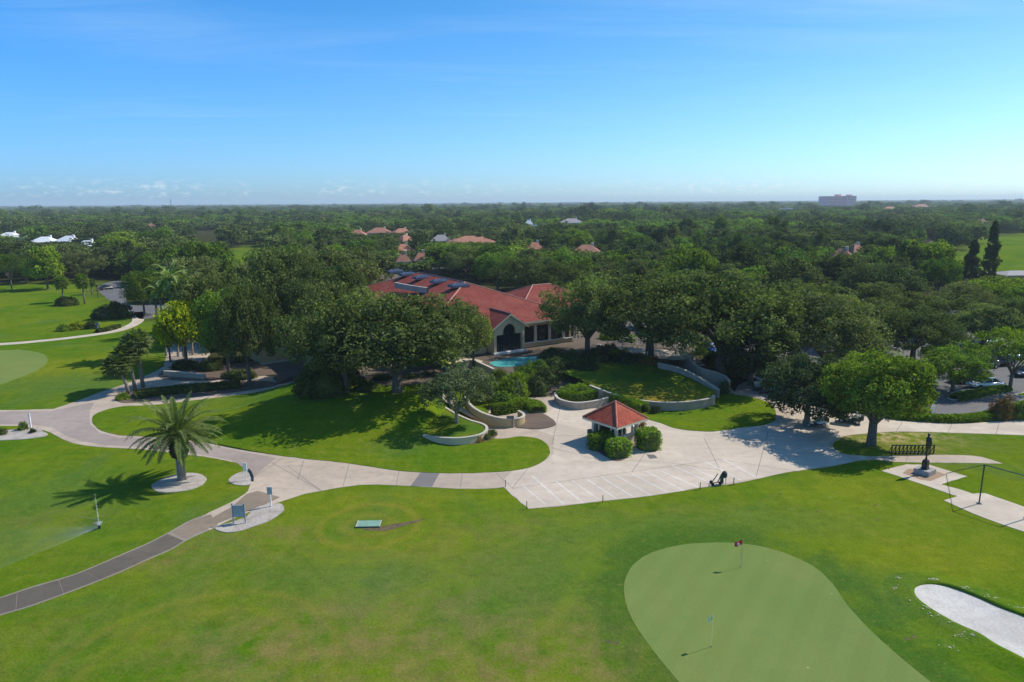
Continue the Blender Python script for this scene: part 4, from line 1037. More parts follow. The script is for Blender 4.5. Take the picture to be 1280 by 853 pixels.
# radio mast
q = CAM + (fwd * FPX + right * (213 - 640) + up * (426.5 - 249)) * (2600 / FPX)
mast = empty('radio_mast', (q.x, q.y, 0), 0, 'thin lattice radio mast on the far left horizon', 'mast')
b = MB()
for sx, sy in ((-1, -1), (1, -1), (1, 1), (-1, 1)): b.tube([(sx * 2.2, sy * 2.2, 0), (sx * .8, sy * .8, q.z)], .35, 4)
for k in range(12): b.box((0, 0, q.z * (k + .5) / 12), (4.4 - 2.6 * k / 12, 4.4 - 2.6 * k / 12, .5))
b.build('lattice', 'grey_metal', mast); MB().tube([(0, 0, q.z), (0, 0, q.z + 8)], .3, 5).build('aerial', 'grey_metal', mast)

# ------------------------------------------------------------------ vegetation
def leaves(C, rad, per, size, seed, up_bias=.35, rand=.75, flat=.8, aspect=.62):
    """C: (k,3) clump centres, rad: (k,) radii -> quads"""
    g_ = np.random.default_rng(seed)
    k = len(C); N = k * per
    d = g_.normal(size=(N, 3)); d /= np.linalg.norm(d, axis=1, keepdims=True)
    r = rad.repeat(per)[:, None] * (0.50 + 0.5 * g_.random((N, 1)) ** .6)
    off = d * r; off[:, 2] *= flat
    p = C.repeat(per, 0) + off
    nn = d + rand * g_.normal(size=(N, 3)); nn[:, 2] += up_bias
    nn /= np.linalg.norm(nn, axis=1, keepdims=True)
    a = np.cross(nn, g_.normal(size=(N, 3))); a /= np.linalg.norm(a, axis=1, keepdims=True)
    b_ = np.cross(nn, a)
    s_ = size * (0.6 + 0.8 * g_.random((N, 1)))
    a = a * s_ * .5; b_ = b_ * s_ * .5 * aspect
    bend = nn * s_ * .12
    v = np.stack([p - a - bend, p - b_ + bend, p + a - bend, p + b_ + bend], 1).reshape(-1, 3)
    return v, np.arange(4 * N).reshape(-1, 4)

def crown_points(rx, ry, h, seed, n, lobes=6, shell=.72, under=-.25):
    g_ = np.random.default_rng(seed)
    L = g_.normal(size=(lobes, 3)); L /= np.linalg.norm(L, axis=1, keepdims=True); L[:, 2] = np.abs(L[:, 2]) * .7
    amp = g_.uniform(.10, .34, lobes)
    d = g_.normal(size=(n * 3, 3)); d /= np.linalg.norm(d, axis=1, keepdims=True)
    d = d[d[:, 2] > under][:n]
    f_ = np.ones(len(d)) * .82
    for l, a in zip(L, amp): f_ += a * np.clip(d @ l, 0, 1) ** 4
    f_ -= .22 * np.clip(np.sin(d[:, 0] * 5 + seed) * np.cos(d[:, 1] * 4.3 - seed), 0, 1)
    r = shell + (1 - shell) * g_.random(len(d)) ** .5
    inner = g_.random(len(d)) < .18; r = np.where(inner, r * .6, r)
    return d * (f_ * r)[:, None] * np.array([rx, ry, h])

def limbs(b, H, zc, rx, seed, trunk_r, fork=.32, nl=6, lean=(0, 0), n=7, reach=.62):
    rs = random.Random(seed)
    fz = H * fork
    top = Vector((lean[0], lean[1], fz))
    b.tube([(0, 0, -.3), (0, 0, .15), (lean[0] * .3, lean[1] * .3, fz * .4), top], [trunk_r * 1.5, trunk_r * 1.15, trunk_r, trunk_r * .9], n + 2)
    for k in range(nl):
        a = 2 * PI * (k + rs.random() * .7) / nl
        e = rs.uniform(.55, 1.0)
        tip = Vector((math.cos(a) * rx * reach * e, math.sin(a) * rx * reach * e, zc + (H - zc) * rs.uniform(-.05, .32)))
        mid = top.lerp(tip, .45) + Vector((rs.uniform(-.4, .4), rs.uniform(-.4, .4), rs.uniform(-.2, .6)))
        b.tube([top - Vector((0, 0, .3)), top.lerp(mid, .5) + Vector((0, 0, -.1)), mid, tip], [trunk_r * .62, trunk_r * .5, trunk_r * .36, trunk_r * .12], n - 1)
        for j in range(2):
            t2 = tip + Vector((rs.uniform(-.6, .6), rs.uniform(-.6, .6), rs.uniform(-.2, .55))) * rx * .24
            b.tube([mid, mid.lerp(t2, .5) + Vector((0, 0, .2)), t2], [trunk_r * .28, trunk_r * .2, trunk_r * .06], 5)

PROTO = {}
def make_tree(key, name, leaf, rx, H, zc, seed, clumps, per, size, crad, trunk_r, under=-.25, fork=.3, nl=6, cr_h=None, shell=.72, ry=None, lobes=6, bark='bark', up_bias=.35, flat=.8):
    """unit-free prototype standing at the origin, real metres: crown radius rx, height H"""
    root = bpy.data.objects.new(name, None)
    h = (H - zc) * .93 if cr_h is None else cr_h
    P = crown_points(rx - crad * .5, (ry or rx) - crad * .5, h, seed, clumps, lobes, under=under, shell=shell)
    P[:, 2] = np.where(P[:, 2] < 0, P[:, 2] * .8, P[:, 2]); P[:, 2] += zc
    g_ = np.random.default_rng(seed + 5)
    rad = crad * g_.uniform(.5, 1.4, len(P))
    v, f = leaves(P, rad, per, size, seed + 1, up_bias, flat=flat)
    me_o = np_mesh('crown', v, f, leaf, link=False, tone_per=per); me_o.parent = root
    b = MB(); limbs(b, H, zc, rx, seed, trunk_r, fork, nl)
    t_o = b.build('trunk', bark, None, smooth=True); col.objects.unlink(t_o); t_o.parent = root
    PROTO[key] = dict(root=root, kids=[me_o, t_o], H=H, rx=rx, name=name)
    return root

# full-detail trees (near) and lighter ones (mid distance)
for i, sd in enumerate((11, 12, 13)):
    make_tree('oak%d' % i, 'oak_tree', 'leaf_oak', 7.0, 11.5, 5.0, sd, 150, 125, .31, 1.15, .42, under=-.30, nl=8, fork=.22, shell=.62)
for i, sd in enumerate((21, 22)):
    make_tree('green%d' % i, 'broadleaf_tree', 'leaf_green', 5.0, 10.0, 5.0, sd, 150, 95, .27, .95, .26, under=-.5, fork=.3)
make_tree('hero', 'shade_tree', 'leaf_hero', 6.2, 10.6, 6.0, 37, 290, 105, .24, .85, .42, under=-.62, fork=.24, nl=8, shell=.66, lobes=2)
make_tree('olive', 'ornamental_tree', 'leaf_grey', 4.1, 5.8, 3.3, 41, 190, 80, .17, .62, .18, under=-.5, fork=.22, nl=7, bark='bark_palm')
make_tree('dark0', 'dark_evergreen', 'leaf_dark', 5.0, 10.0, 4.5, 51, 150, 100, .28, 1.0, .3, under=-.7, fork=.3)
make_tree('open0', 'broadleaf_tree', 'leaf_green', 5.0, 8.0, 4.8, 61, 95, 75, .25, .85, .24, under=-.2, fork=.3, nl=7)
make_tree('yell', 'yellow_tree', 'leaf_yellow', 3.6, 6.6, 3.6, 71, 95, 80, .28, .8, .2, under=-.45, fork=.35)
make_tree('yell2', 'broadleaf_tree', 'leaf_bright', 5.0, 9.5, 4.5, 72, 80, 70, .5, 1.2, .25, under=-.5, fork=.3)
for i, (lf, sd, rx, H) in enumerate((('leaf_oak', 81, 6.2, 11.5), ('leaf_oak', 82, 7.0, 11), ('leaf_green', 83, 5.2, 12), ('leaf_dark', 84, 5.5, 12), ('leaf_fardark', 85, 6, 11.5), ('leaf_green', 86, 6.5, 10.5))):
    make_tree('mid%d' % i, 'woodland_tree', lf, rx, H, H * .42, sd, 62, 85, .58, 1.55, .3, under=-.6, nl=5, shell=.62)
for i, (lf, sd) in enumerate((('leaf_fardark', 91), ('leaf_oak', 92), ('leaf_green', 93), ('leaf_dark', 94))):
    make_tree('far%d' % i, 'woodland_tree', lf, 6.5, 11.5, 4.6, sd, 34, 38, 1.05, 1.95, .3, under=-.5, nl=4, shell=.66)

# columnar conifer
def conifer(key, H, rx, seed):
    root = bpy.data.objects.new('columnar_conifer', None); g_ = np.random.default_rng(seed)
    n = 260; z = g_.random(n) ** .9 * (H - 1.2) + 1.0
    r = rx * (1 - (z / H) ** 1.6) ** .8 * (0.55 + .5 * g_.random(n)) * (1 + .25 * np.sin(z * 1.3)); a = g_.random(n) * 2 * PI
    P = np.stack([np.cos(a) * r, np.sin(a) * r, z], 1)
    v, f = leaves(P, g_.uniform(.5, .95, n), 55, .42, seed, .1)
    c_ = np_mesh('crown', v, f, 'leaf_dark', link=False); c_.parent = root
    b = MB().tube([(0, 0, -.2), (0, 0, H * .5), (0, 0, H * .97)], [.35, .22, .05], 8); t_o = b.build('trunk', 'bark'); col.objects.unlink(t_o); t_o.parent = root
    PROTO[key] = dict(root=root, kids=[c_, t_o], H=H, rx=rx)
conifer('conifer', 18, 2.9, 5)

def frond(V, F, origin, az, el, length, droop, ll, n, width=.055, vshape=.5, rs=rnd, lean=.35):
    """feather frond: arching rachis with leaflets; appended to V, F"""
    d = Vector((math.cos(az) * math.cos(el), math.sin(az) * math.cos(el), math.sin(el)))
    side = Vector((-math.sin(az), math.cos(az), 0)); p = Vector(origin); step = length / n
    for i in range(n + 1):
        t_ = i / n
        upv = side.cross(d).normalized()
        if upv.z < 0: upv = -upv
        w = .05 * (1 - t_) + .012
        nb = len(V)
        q = p + d * step
        V += [p - side * w, p + side * w, q + side * w * .9, q - side * w * .9]; F.append((nb, nb + 1, nb + 2, nb + 3))
        if t_ > .12:
            l = ll * math.sin(PI * min(1, (t_ * .86 + .12))) ** .6 * rs.uniform(.85, 1.1)
            for s_ in (-1, 1):
                dd = (side * s_ + d * .75 + upv * vshape * rs.uniform(.4, 1.1)).normalized()
                tip = p + dd * l + Vector((0, 0, -l * lean * rs.uniform(.5, 1.3)))
                midp = p + dd * l * .55
                wv = d * width
                nb = len(V); V += [p - wv, p + wv, midp + wv * 1.2, midp - wv * 1.2, tip]
                F.append((nb, nb + 1, nb + 2, nb + 3)); F.append((nb + 3, nb + 2, nb + 4))
        p = q; d = (d + Vector((0, 0, -droop * step * (0.35 + t_ * 1.3)))).normalized()

def palm(key, name, leafm, trunk_h, trunk_r, fronds, L, ll, n, seed, droop=.22, dead=0, el0=-.5, el1=1.35, width=.05, barkm='bark_palm', boots=None, lean=.35, crownshaft=False, bend=(0, 0)):
    rs = random.Random(seed); root = bpy.data.objects.new(name, None); kids = []
    V, F = [], []
    for k in range(fronds):
        t_ = (k + .5) / fronds
        el = el1 + (el0 - el1) * t_ ** .85; az = k * 2.39996 + rs.uniform(-.15, .15)
        Lk = L * (0.82 + .25 * math.sin(PI * min(1, t_ + .2))) * rs.uniform(.9, 1.08)
        frond(V, F, (bend[0] + math.cos(az) * trunk_r * .5, bend[1] + math.sin(az) * trunk_r * .5, trunk_h), az, el, Lk, droop * rs.uniform(.8, 1.2), ll, n, width, rs=rs, lean=lean)
    b = MB().add(V, F); c_ = b.build('crown', leafm); col.objects.unlink(c_); kids.append(c_)
    b = MB().tube([(0, 0, -.2), (0, 0, .25), (bend[0] * .25, bend[1] * .25, trunk_h * .5), (bend[0], bend[1], trunk_h)], [trunk_r * 1.5, trunk_r * 1.15, trunk_r, trunk_r * .8], 10)
    t_o = b.build('trunk', barkm, smooth=True); col.objects.unlink(t_o); kids.append(t_o)
    if boots:
        b = MB(); z0, z1, rr = boots
        b.tube([(0, 0, z0), (0, 0, z0 + (z1 - z0) * .2), (0, 0, (z0 + z1) / 2), (0, 0, z1)], [rr * .5, rr * .8, rr * .9, rr * .5], 12)
        for k in range(150):
            a = k * 2.4; z = z0 + (z1 - z0) * k / 150; r_ = rr * (.62 + .35 * math.sin(PI * (k / 150) ** .8))
            d = Vector((math.cos(a), math.sin(a), .6)).normalized(); p = Vector((math.cos(a) * r_ * .8, math.sin(a) * r_ * .8, z))
            b.tube([p, p + d * .26], [.11, .05], 5)
        o = b.build('boot_jacket', 'boot'); col.objects.unlink(o); kids.append(o)
    if crownshaft:
        o = MB().tube([(bend[0], bend[1], trunk_h - 1.4), (bend[0], bend[1], trunk_h - .7), (bend[0], bend[1], trunk_h + .1)], [trunk_r * .8, trunk_r * .95, trunk_r * .4], 10).build('crownshaft', 'leaf_bright', smooth=True); col.objects.unlink(o); kids.append(o)
    for o in kids: o.parent = root
    PROTO[key] = dict(root=root, kids=kids, H=trunk_h + L * .55, rx=L)

palm('date', 'date_palm', 'leaf_date', 4.35, .34, 62, 4.3, .56, 40, 3, droop=.30, el0=-.35, el1=1.40, width=.036, boots=(2.1, 4.35, .85), lean=.42)
palm('queen', 'feather_palm', 'leaf_frond', 11.0, .2, 18, 3.3, .75, 16, 5, droop=.42, el0=-.5, el1=1.2, width=.10, crownshaft=True, barkm='bark_palm')

def fan_palm(key, trunk_h, seed, bend=(0, 0), nf=60, R_=1.0, pet=1.05, leafm='leaf_palm'):
    rs = random.Random(seed); root = bpy.data.objects.new('sabal_palm', None); V, F = [], []
    for k in range(nf):
        t_ = (k + .5) / nf; el = 1.45 - 2.65 * t_ ** .9; az = k * 2.39996
        d = Vector((math.cos(az) * math.cos(el), math.sin(az) * math.cos(el), math.sin(el)))
        o = Vector((bend[0], bend[1], trunk_h)); c_ = o + d * pet * rs.uniform(.8, 1.15); s_ = Vector((-math.sin(az), math.cos(az), 0)); u_ = s_.cross(d)
        nb = len(V); V += [o - s_ * .03, o + s_ * .03, c_ + s_ * .03, c_ - s_ * .03]; F.append((nb, nb + 1, nb + 2, nb + 3))
        for j in range(13):
            a = -1.9 + 3.8 * j / 12
            dd = (d * math.cos(a) + s_ * math.sin(a)).normalized()
            L = R_ * rs.uniform(.8, 1.1) * (1 - .15 * abs(a))
            pm = c_ + dd * L * .6; tip = c_ + dd * L + Vector((0, 0, -L * rs.uniform(.1, .35)))
            w = (dd.cross(u_)).normalized() * .10
            nb = len(V); V += [c_, pm - w, tip, pm + w]; F.append((nb, nb + 1, nb + 2, nb + 3))
    cr = MB().add(V, F).build('crown', leafm); col.objects.unlink(cr)
    tr = MB().tube([(0, 0, -.2), (bend[0] * .15, bend[1] * .15, trunk_h * .35), (bend[0] * .55, bend[1] * .55, trunk_h * .7), (bend[0], bend[1], trunk_h)], [.24, .19, .17, .2], 9).build('trunk', 'bark_palm', smooth=True); col.objects.unlink(tr)
    for o in (cr, tr): o.parent = root
    PROTO[key] = dict(root=root, kids=[cr, tr], H=trunk_h + 1.6, rx=2.1)
fan_palm('sabalL', 4.4, 1, (-1.0, -.1)); fan_palm('sabalM', 5.3, 2, (-.5, 0)); fan_palm('sabal', 6.0, 3, (-.3, .2)); fan_palm('sabalS', 5.0, 4, (.0, 0), leafm='leaf_green')

USED = set(); GROUNDZ = []
def place(key, loc, rz=None, s=(1, 1, 1), label=None, cat='tree', group=None, name=None):
    pr = PROTO[key]
    if key in USED:
        r_ = pr['root'].copy(); ks = [k_.copy() for k_ in pr['kids']]
        for k_ in ks: k_.parent = r_
    else:
        USED.add(key); r_ = pr['root']; ks = pr['kids']
    col.objects.link(r_)
    for k_ in ks: col.objects.link(k_)
    if name: r_.name = name
    r_.location = loc; r_.rotation_euler = (0, 0, rnd.random() * 6.28 if rz is None else rz); r_.scale = s
    tag(r_, label, cat, group)
    if not group and 'group' in r_: del r_['group']
    return r_

HAND = []
def tree(key, bx, by, ty, wpx, label, z=0.0, name=None, rz=None, cat='tree', group=None):
    pr = PROTO[key]; p = at(bx, by, z); D = pix(p)[2]
    # height whose top projects to ty
    d = fwd * FPX + right * (bx - 640) + up * (426.5 - ty); t_ = math.hypot(p.x, p.y) / math.hypot(d.x, d.y)
    h = CAM_H + d.z * t_ - z
    h += 0.0
    w = wpx / FPX * D / 2
    sz = h / pr['H']; sx = w / pr['rx']
    HAND.append((p.x, p.y, w))
    return place(key, p, rz, (sx, sx, sz), label, cat, group, name)

# --- hero and named trees
tree('hero', 1089, 556, 431, 158, 'large bright green shade tree standing in the sandy patch beside the drive', rz=.5)
tree('olive', 571, 529, 458, 100, 'grey-green ornamental tree growing in the curved cream planter', z=.95, rz=1.0)
p = at(227.5, 599, .05); place('date', p, .3, (1.0, 1.0, 1.0), 'date palm with arching fronds in an oval gravel bed', 'palm')
tree('sabalL', 161, 493, 442, 44, 'leftmost sabal palm of the clump of three, leaning out over the green', rz=0, cat='palm', group='clump of three sabal palms by the drive')
tree('sabalM', 169, 488, 428, 44, 'middle sabal palm of the clump of three beside the drive', rz=0, cat='palm', group='clump of three sabal palms by the drive')
tree('sabal', 179, 485, 412, 46, 'rightmost and tallest sabal palm of the clump of three beside the drive', rz=0, cat='palm', group='clump of three sabal palms by the drive')
S_ = 'row'
tree('oak0', 497, 490, 362, 205, 'massive dark oak with thick forked trunk on the shaded lawn', z=hz(500, 487), rz=.4)
tree('oak2', 432, 492, 358, 140, 'tall dark oak between the big forked oak and the large dark bush', z=hz(432, 492))
tree('oak1', 546, 463, 376, 66, 'slim tree with thin straight trunk, left one of two on the terrace edge', z=TZ - .3)
tree('oak2', 567, 465, 366, 98, 'slim tree with thin straight trunk, right one of two beside the cream wall', z=TZ - .3)
tree('green1', 592, 458, 384, 58, 'narrow tree against the roof just left of the arched gable', z=TZ)
tree('oak1', 455, 452, 352, 130, 'oak crown overlapping the red clubhouse roof left of the thick-trunked oak', z=TZ)
tree('oak2', 425, 440, 318, 110, 'tall oak between the tan outbuilding and the clubhouse roof', z=.5)
tree('oak0', 345, 425, 306, 130, 'tall oak rising directly behind the tan outbuilding')
tree('oak1', 290, 452, 330, 105, 'dense oak left of the tan outbuilding')
tree('oak1', 312, 482, 340, 78, 'dark tree with a visible trunk in the bed in front of the outbuilding')
tree('green1', 287, 473, 350, 78, 'dark leafy tree right above the short pale wall')
tree('oak0', 410, 476, 345, 92, 'tall oak at the end of the cart track, right of the tan outbuilding', z=.1)
tree('oak2', 430, 405, 300, 120, 'tall oak behind the clubhouse roof, left of the skylights')
tree('oak1', 372, 398, 295, 110, 'broad oak in the second row above the tan outbuilding')
tree('yell', 234, 462, 370, 72, 'yellow-green small tree beside the thin feather palms')
tree('green0', 213, 452, 392, 44, 'green tree with a thin pale trunk left of the yellow-green tree')
tree('queen', 223, 446, 330, 44, 'tallest feather palm of the group behind the yellow-green tree', cat='palm', group='feather palms behind the yellow-green tree')
tree('queen', 230, 447, 346, 44, 'feather palm with a pale trunk just right of the tallest one', cat='palm', group='feather palms behind the yellow-green tree')
tree('queen', 241, 444, 338, 44, 'rightmost feather palm behind the yellow-green tree', cat='palm', group='feather palms behind the yellow-green tree')
tree('queen', 208, 445, 350, 42, 'shortest and leftmost feather palm behind the yellow-green tree', cat='palm', group='feather palms behind the yellow-green tree')
tree('green1', 181, 396, 333, 48, 'tree with a thin trunk at the end of the fairway path, left of two')
tree('green0', 196, 393, 330, 44, 'tree with a thin trunk at the end of the fairway path, right of two')
tree('sabalS', 80, 378, 345, 24, 'sabal palm over a round dark bush on the left fairway', cat='palm')
tree('sabalS', 106, 380, 342, 22, 'slim sabal palm on the bare strip of the left fairway', cat='palm')
tree('sabalS', 115, 368, 348, 16, 'small palm behind the slim sabal palm on the left fairway', cat='palm')
tree('open0', 15, 362, 315, 34, 'small grey-green tree on the left edge of the fairway')
tree('yell2', 60, 362, 305, 46, 'bright green tree at the back of the left fairway')
tree('dark0', 34, 354, 312, 44, 'dark tree left of the bright green tree on the left fairway')
tree('oak2', 100, 352, 310, 60, 'oak at the back of the left fairway beside the road')
tree('dark0', 262, 430, 338, 60, 'dark tree behind the yellow-green tree')
tree('oak0', 262, 415, 315, 90, 'broad oak behind the yellow-green tree, up the slope from the bed')
tree('green1', 262, 408, 352, 60, 'bright leafy tree in the gap right of the feather palms')
tree('green1', 622, 364, 310, 62, 'tree directly behind the long red roof, left of three')
tree('oak1', 662, 372, 314, 84, 'tree directly behind the long red roof, middle of three')
tree('oak2', 702, 384, 322, 90, 'tree directly behind the long red roof, right of three')
tree('oak0', 585, 350, 306, 66, 'oak just beyond the nearest skylight')
# right of the clubhouse
tree('oak2', 734, 444, 340, 112, 'oak overlapping the right end of the clubhouse roof', z=TZ)
tree('oak1', 812, 445, 333, 172, 'oak with forked trunk inside the bend of the white railings', z=TZ)
tree('oak0', 900, 463, 332, 205, 'oak beside the top of the curved stairs', z=1.4)
tree('oak2', 855, 415, 330, 120, 'oak in the parking lot behind the white railings')
tree('dark0', 938, 482, 384, 104, 'dark leafy tree between the stairs and the parked carts')
tree('oak1', 965, 458, 346, 150, 'dark oak above the parked blue car')
tree('oak0', 1032, 476, 362, 150, 'oak right behind the large bright green tree')
tree('oak2', 1000, 420, 345, 120, 'oak in the middle of the parking lot canopy')
tree('dark0', 1008, 533, 434, 122, 'low dark tree over the golf cart left of the large bright green tree')
tree('oak1', 1078, 438, 368, 120, 'olive oak above the large bright green tree')
tree('oak2', 1140, 452, 378, 110, 'olive oak between the large bright green tree and the white sedan')
tree('oak0', 1098, 408, 350, 110, 'oak below the dark dense tree with the lit lawn behind')
tree('dark0', 1107, 382, 323, 100, 'dense dark tree with a short trunk on a strip of sunny grass')
tree('yell2', 1143, 358, 298, 74, 'bright yellow-green tree left of the right fairway')
tree('green1', 1172, 372, 318, 52, 'rounded olive tree beside the bright yellow-green tree')
tree('green0', 1190, 491, 427, 90, 'light green tree leaning over the dark SUV')
tree('open0', 1168, 467, 430, 50, 'thin light green tree behind the dark SUV, in the small island')
tree('open0', 1262, 488, 408, 86, 'open-branched tree at the end of the white sedan')
tree('oak0', 1228, 436, 376, 90, 'olive oak above the black SUV in the parking lot')
tree('oak1', 1182, 420, 366, 110, 'broad olive oak in the far row of the parking lot')
tree('oak2', 1272, 436, 362, 80, 'olive oak at the right edge of the parking lot')
tree('conifer', 1235, 352, 277, 19, 'tall dark columnar conifer at the edge of the right fairway', cat='tree')
tree('conifer', 1212, 354, 300, 22, 'shorter ragged dark conifer next to the tall columnar one', cat='tree')
tree('green1', 1245, 392, 342, 80, 'green tree below the two dark conifers')
tree('oak0', 1200, 398, 350, 80, 'oak left of the two dark conifers, nearer the parking lot')
tree('green0', 1280, 398, 352, 60, 'green tree at the right edge below the pale car roof')

# --- bushes and hedges
def bush(name, px, py, wx, wy, h, leaf, label, z=0.0, rz=0.0, box=False, size=.13, cat='bush', group=None, dens=1.0, seed=None):
    sd = seed or (int(px * 7 + py * 13) % 9999)
    g_ = np.random.default_rng(sd); p = at(px, py, z)
    area = (wx * wy + (wx + wy) * h) ; n = int(26 * area * dens / (size / .13) ** 1.3) + 20
    if box:
        u = g_.uniform(-1, 1, (n * 2, 3)); ax = g_.integers(0, 3, n * 2)
        u[np.arange(n * 2), ax] = np.sign(u[np.arange(n * 2), ax]); u[:, 2] = np.abs(u[:, 2]) ** .7
        L = (np.abs(u) ** 6).sum(1) ** (1 / 6); u /= np.maximum(L, 1)[:, None]; u = u[:n]
        P = u * np.array([wx / 2 - .12, wy / 2 - .12, h - .12]); P += g_.normal(0, .035, P.shape)
    else:
        d = g_.normal(size=(n, 3)); d /= np.linalg.norm(d, axis=1, keepdims=True); d[:, 2] = np.abs(d[:, 2])
        f_ = .82 + .22 * np.sin(d[:, 0] * 4 + sd) * np.cos(d[:, 1] * 5 + sd) + .12 * g_.random(n)
        P = d * f_[:, None] * np.array([wx / 2, wy / 2, h]) * (.8 + .2 * g_.random((n, 1)))
    v, f = leaves(P, np.full(n, .16 if box else .22) * (size / .13) ** .5, 7, size, sd, .3)
    root = empty(name, p, rz, label, cat, group)
    np_mesh('foliage', v, f, leaf, root)
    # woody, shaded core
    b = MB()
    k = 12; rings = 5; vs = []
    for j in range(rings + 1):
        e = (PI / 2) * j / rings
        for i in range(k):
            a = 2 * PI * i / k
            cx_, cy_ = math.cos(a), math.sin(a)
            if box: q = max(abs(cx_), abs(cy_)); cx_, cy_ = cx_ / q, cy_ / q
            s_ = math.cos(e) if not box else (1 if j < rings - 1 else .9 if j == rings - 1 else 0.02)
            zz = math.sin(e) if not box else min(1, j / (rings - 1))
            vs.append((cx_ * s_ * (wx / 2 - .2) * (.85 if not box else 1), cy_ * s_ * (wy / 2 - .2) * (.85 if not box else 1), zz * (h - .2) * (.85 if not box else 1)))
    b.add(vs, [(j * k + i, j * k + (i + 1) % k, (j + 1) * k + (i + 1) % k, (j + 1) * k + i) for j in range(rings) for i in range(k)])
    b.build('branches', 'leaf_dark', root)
    return root
ka = kang
bush('clipped_hedge', 752, 560, 3.0, 1.9, 1.75, 'leaf_hedge', 'clipped hedge block on the left front side of the kiosk', .03, ka - .35, True)
bush('clipped_hedge', 773, 569, 2.5, 2.1, 1.75, 'leaf_hedge', 'clipped hedge block at the front corner of the kiosk', .03, ka - .35, True)
bush('clipped_hedge', 810, 560, 2.5, 2.3, 2.1, 'leaf_hedge', 'clipped round-cornered hedge block on the right side of the kiosk', .03, .2, True)
bush('shrub', 803, 546, 1.0, 1.0, 2.1, 'leaf_rust', 'small reddish shrub behind the right hedge block of the kiosk', .03)
for k, (px, py, z, w_, h_, lf, lb) in enumerate(((668, 492, .1, 4.6, 2.6, 'leaf_dark', 'broad dark shrub between the mulch bed and the grey planter'), (684, 482, .5, 4.8, 2.8, 'leaf_dark', 'tall dark shrub on the slope below the right end of the pool'),
        (698, 480, .4, 4.2, 1.9, 'leaf_dark', 'dark shrub directly behind the grey planter wall'), (671, 470, 1.3, 4.6, 2.3, 'leaf_green', 'green shrub at the front edge of the pool'), (694, 463, 1.7, 4.6, 2.0, 'leaf_dark', 'dark shrub at the right-hand corner of the pool'),
        (650, 492, .2, 4.2, 3.2, 'leaf_green', 'leafy green bush left of the broad dark shrub'), (733, 465, 1.6, 4.0, 1.5, 'leaf_dark', 'dark shrub along the top left edge of the sunny bank'), (713, 452, TZ, 4.4, 1.7, 'leaf_dark', 'dark shrub under the second clubhouse window'),
        (760, 446, TZ, 4.6, 2.0, 'leaf_dark', 'dark shrub below the left railings, beside the green one'), (785, 454, TZ, 4.0, 1.4, 'leaf_dark', 'dark shrub left of the forked oak trunk on the bank'), (810, 455, TZ, 3.8, 1.2, 'leaf_rust', 'rust coloured low shrub right below the forked oak trunk'),
        (606, 492, 1.2, 3.2, 2.0, 'leaf_green', 'green shrub above the tan ramp wall'), (628, 506, .3, 3.4, 1.8, 'leaf_green', 'green shrub filling the curve behind the tan ramp wall'), (540, 478, 1.7, 3.6, 1.4, 'leaf_dark', 'dark shrub on the slope under the slim terrace trees'),
        (515, 480, 1.8, 3.6, 1.4, 'leaf_dark', 'dark shrub right of the massive oak trunk'), (478, 482, 1.8, 4.0, 1.6, 'leaf_dark', 'dark shrub left of the massive oak trunk'), (912, 440, .1, 4.5, 2.6, 'leaf_green', 'green shrub beside the blue car behind the stairs'), (880, 470, .4, 2.6, 1.6, 'leaf_dark', 'dark shrub squeezed between the two stair walls'))):
    bush('shrub', px, py, w_, w_ * .75, h_, lf, lb, z, size=.2)
# mulch ring for the hedges
tag(MB().prism(outline([(738, 556), (750, 548), (790, 548), (820, 552), (824, 562), (812, 565), (792, 557), (786, 571), (770, 577), (752, 568)], True), -.02, .028).build('kiosk_bed', 'mulch'), kind='structure')
def hedge_line(pts, w, h, leaf, label, name='hedge', group=None, size=.13, z=0.0, dens=1.0, kind=None):
    P = smooth_poly([tuple(at(x, y, z)) for x, y in pts], False, 5); g_ = np.random.default_rng(int(pts[0][0]))
    C = []
    for a, c_ in zip(P[:-1], P[1:]):
        L = math.dist(a, c_); dx, dy = (c_[0] - a[0]) / L, (c_[1] - a[1]) / L
        n = int(L * (w + 2 * h) * 34 * dens / (size / .13) ** 1.3) + 1
        for _ in range(n):
            t_ = g_.random(); th = g_.random() * PI
            ox = math.cos(th); oz = math.sin(th); q = max(abs(ox), abs(oz)) ** .7
            C.append((a[0] + dx * L * t_ - dy * ox / q * w / 2, a[1] + dy * L * t_ + dx * ox / q * w / 2, z + oz / q * h * (.9 + .12 * g_.random())))
    C = np.array(C); v, f = leaves(C, np.full(len(C), .15), 8, size, 3, .3)
    root = empty(name, P[0], 0, label, 'hedge', group)
    v[:, 0] -= P[0][0]; v[:, 1] -= P[0][1]; v[:, 2] -= P[0][2]
    np_mesh('foliage', v, f, leaf, root)
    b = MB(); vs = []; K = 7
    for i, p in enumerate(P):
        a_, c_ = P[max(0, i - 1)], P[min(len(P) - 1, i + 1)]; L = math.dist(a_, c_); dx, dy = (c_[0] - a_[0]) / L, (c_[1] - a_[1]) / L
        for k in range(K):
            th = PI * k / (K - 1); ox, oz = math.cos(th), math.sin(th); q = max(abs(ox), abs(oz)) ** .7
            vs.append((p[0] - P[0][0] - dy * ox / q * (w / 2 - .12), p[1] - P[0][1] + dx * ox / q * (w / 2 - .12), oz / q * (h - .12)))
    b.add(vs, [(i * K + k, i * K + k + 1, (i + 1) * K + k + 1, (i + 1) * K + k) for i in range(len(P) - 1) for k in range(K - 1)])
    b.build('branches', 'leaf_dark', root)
    return root
hedge_line([(615, 519), (632, 517), (645, 514), (652, 511)], 1.1, 1.35, 'leaf_hedge', 'low clipped hedge on top of the tan ramp wall')
hedge_line([(641, 508), (655, 508), (668, 512), (673, 517)], 2.0, 1.0, 'leaf_hedge', 'bright rounded hedge curling round the mulch bed')
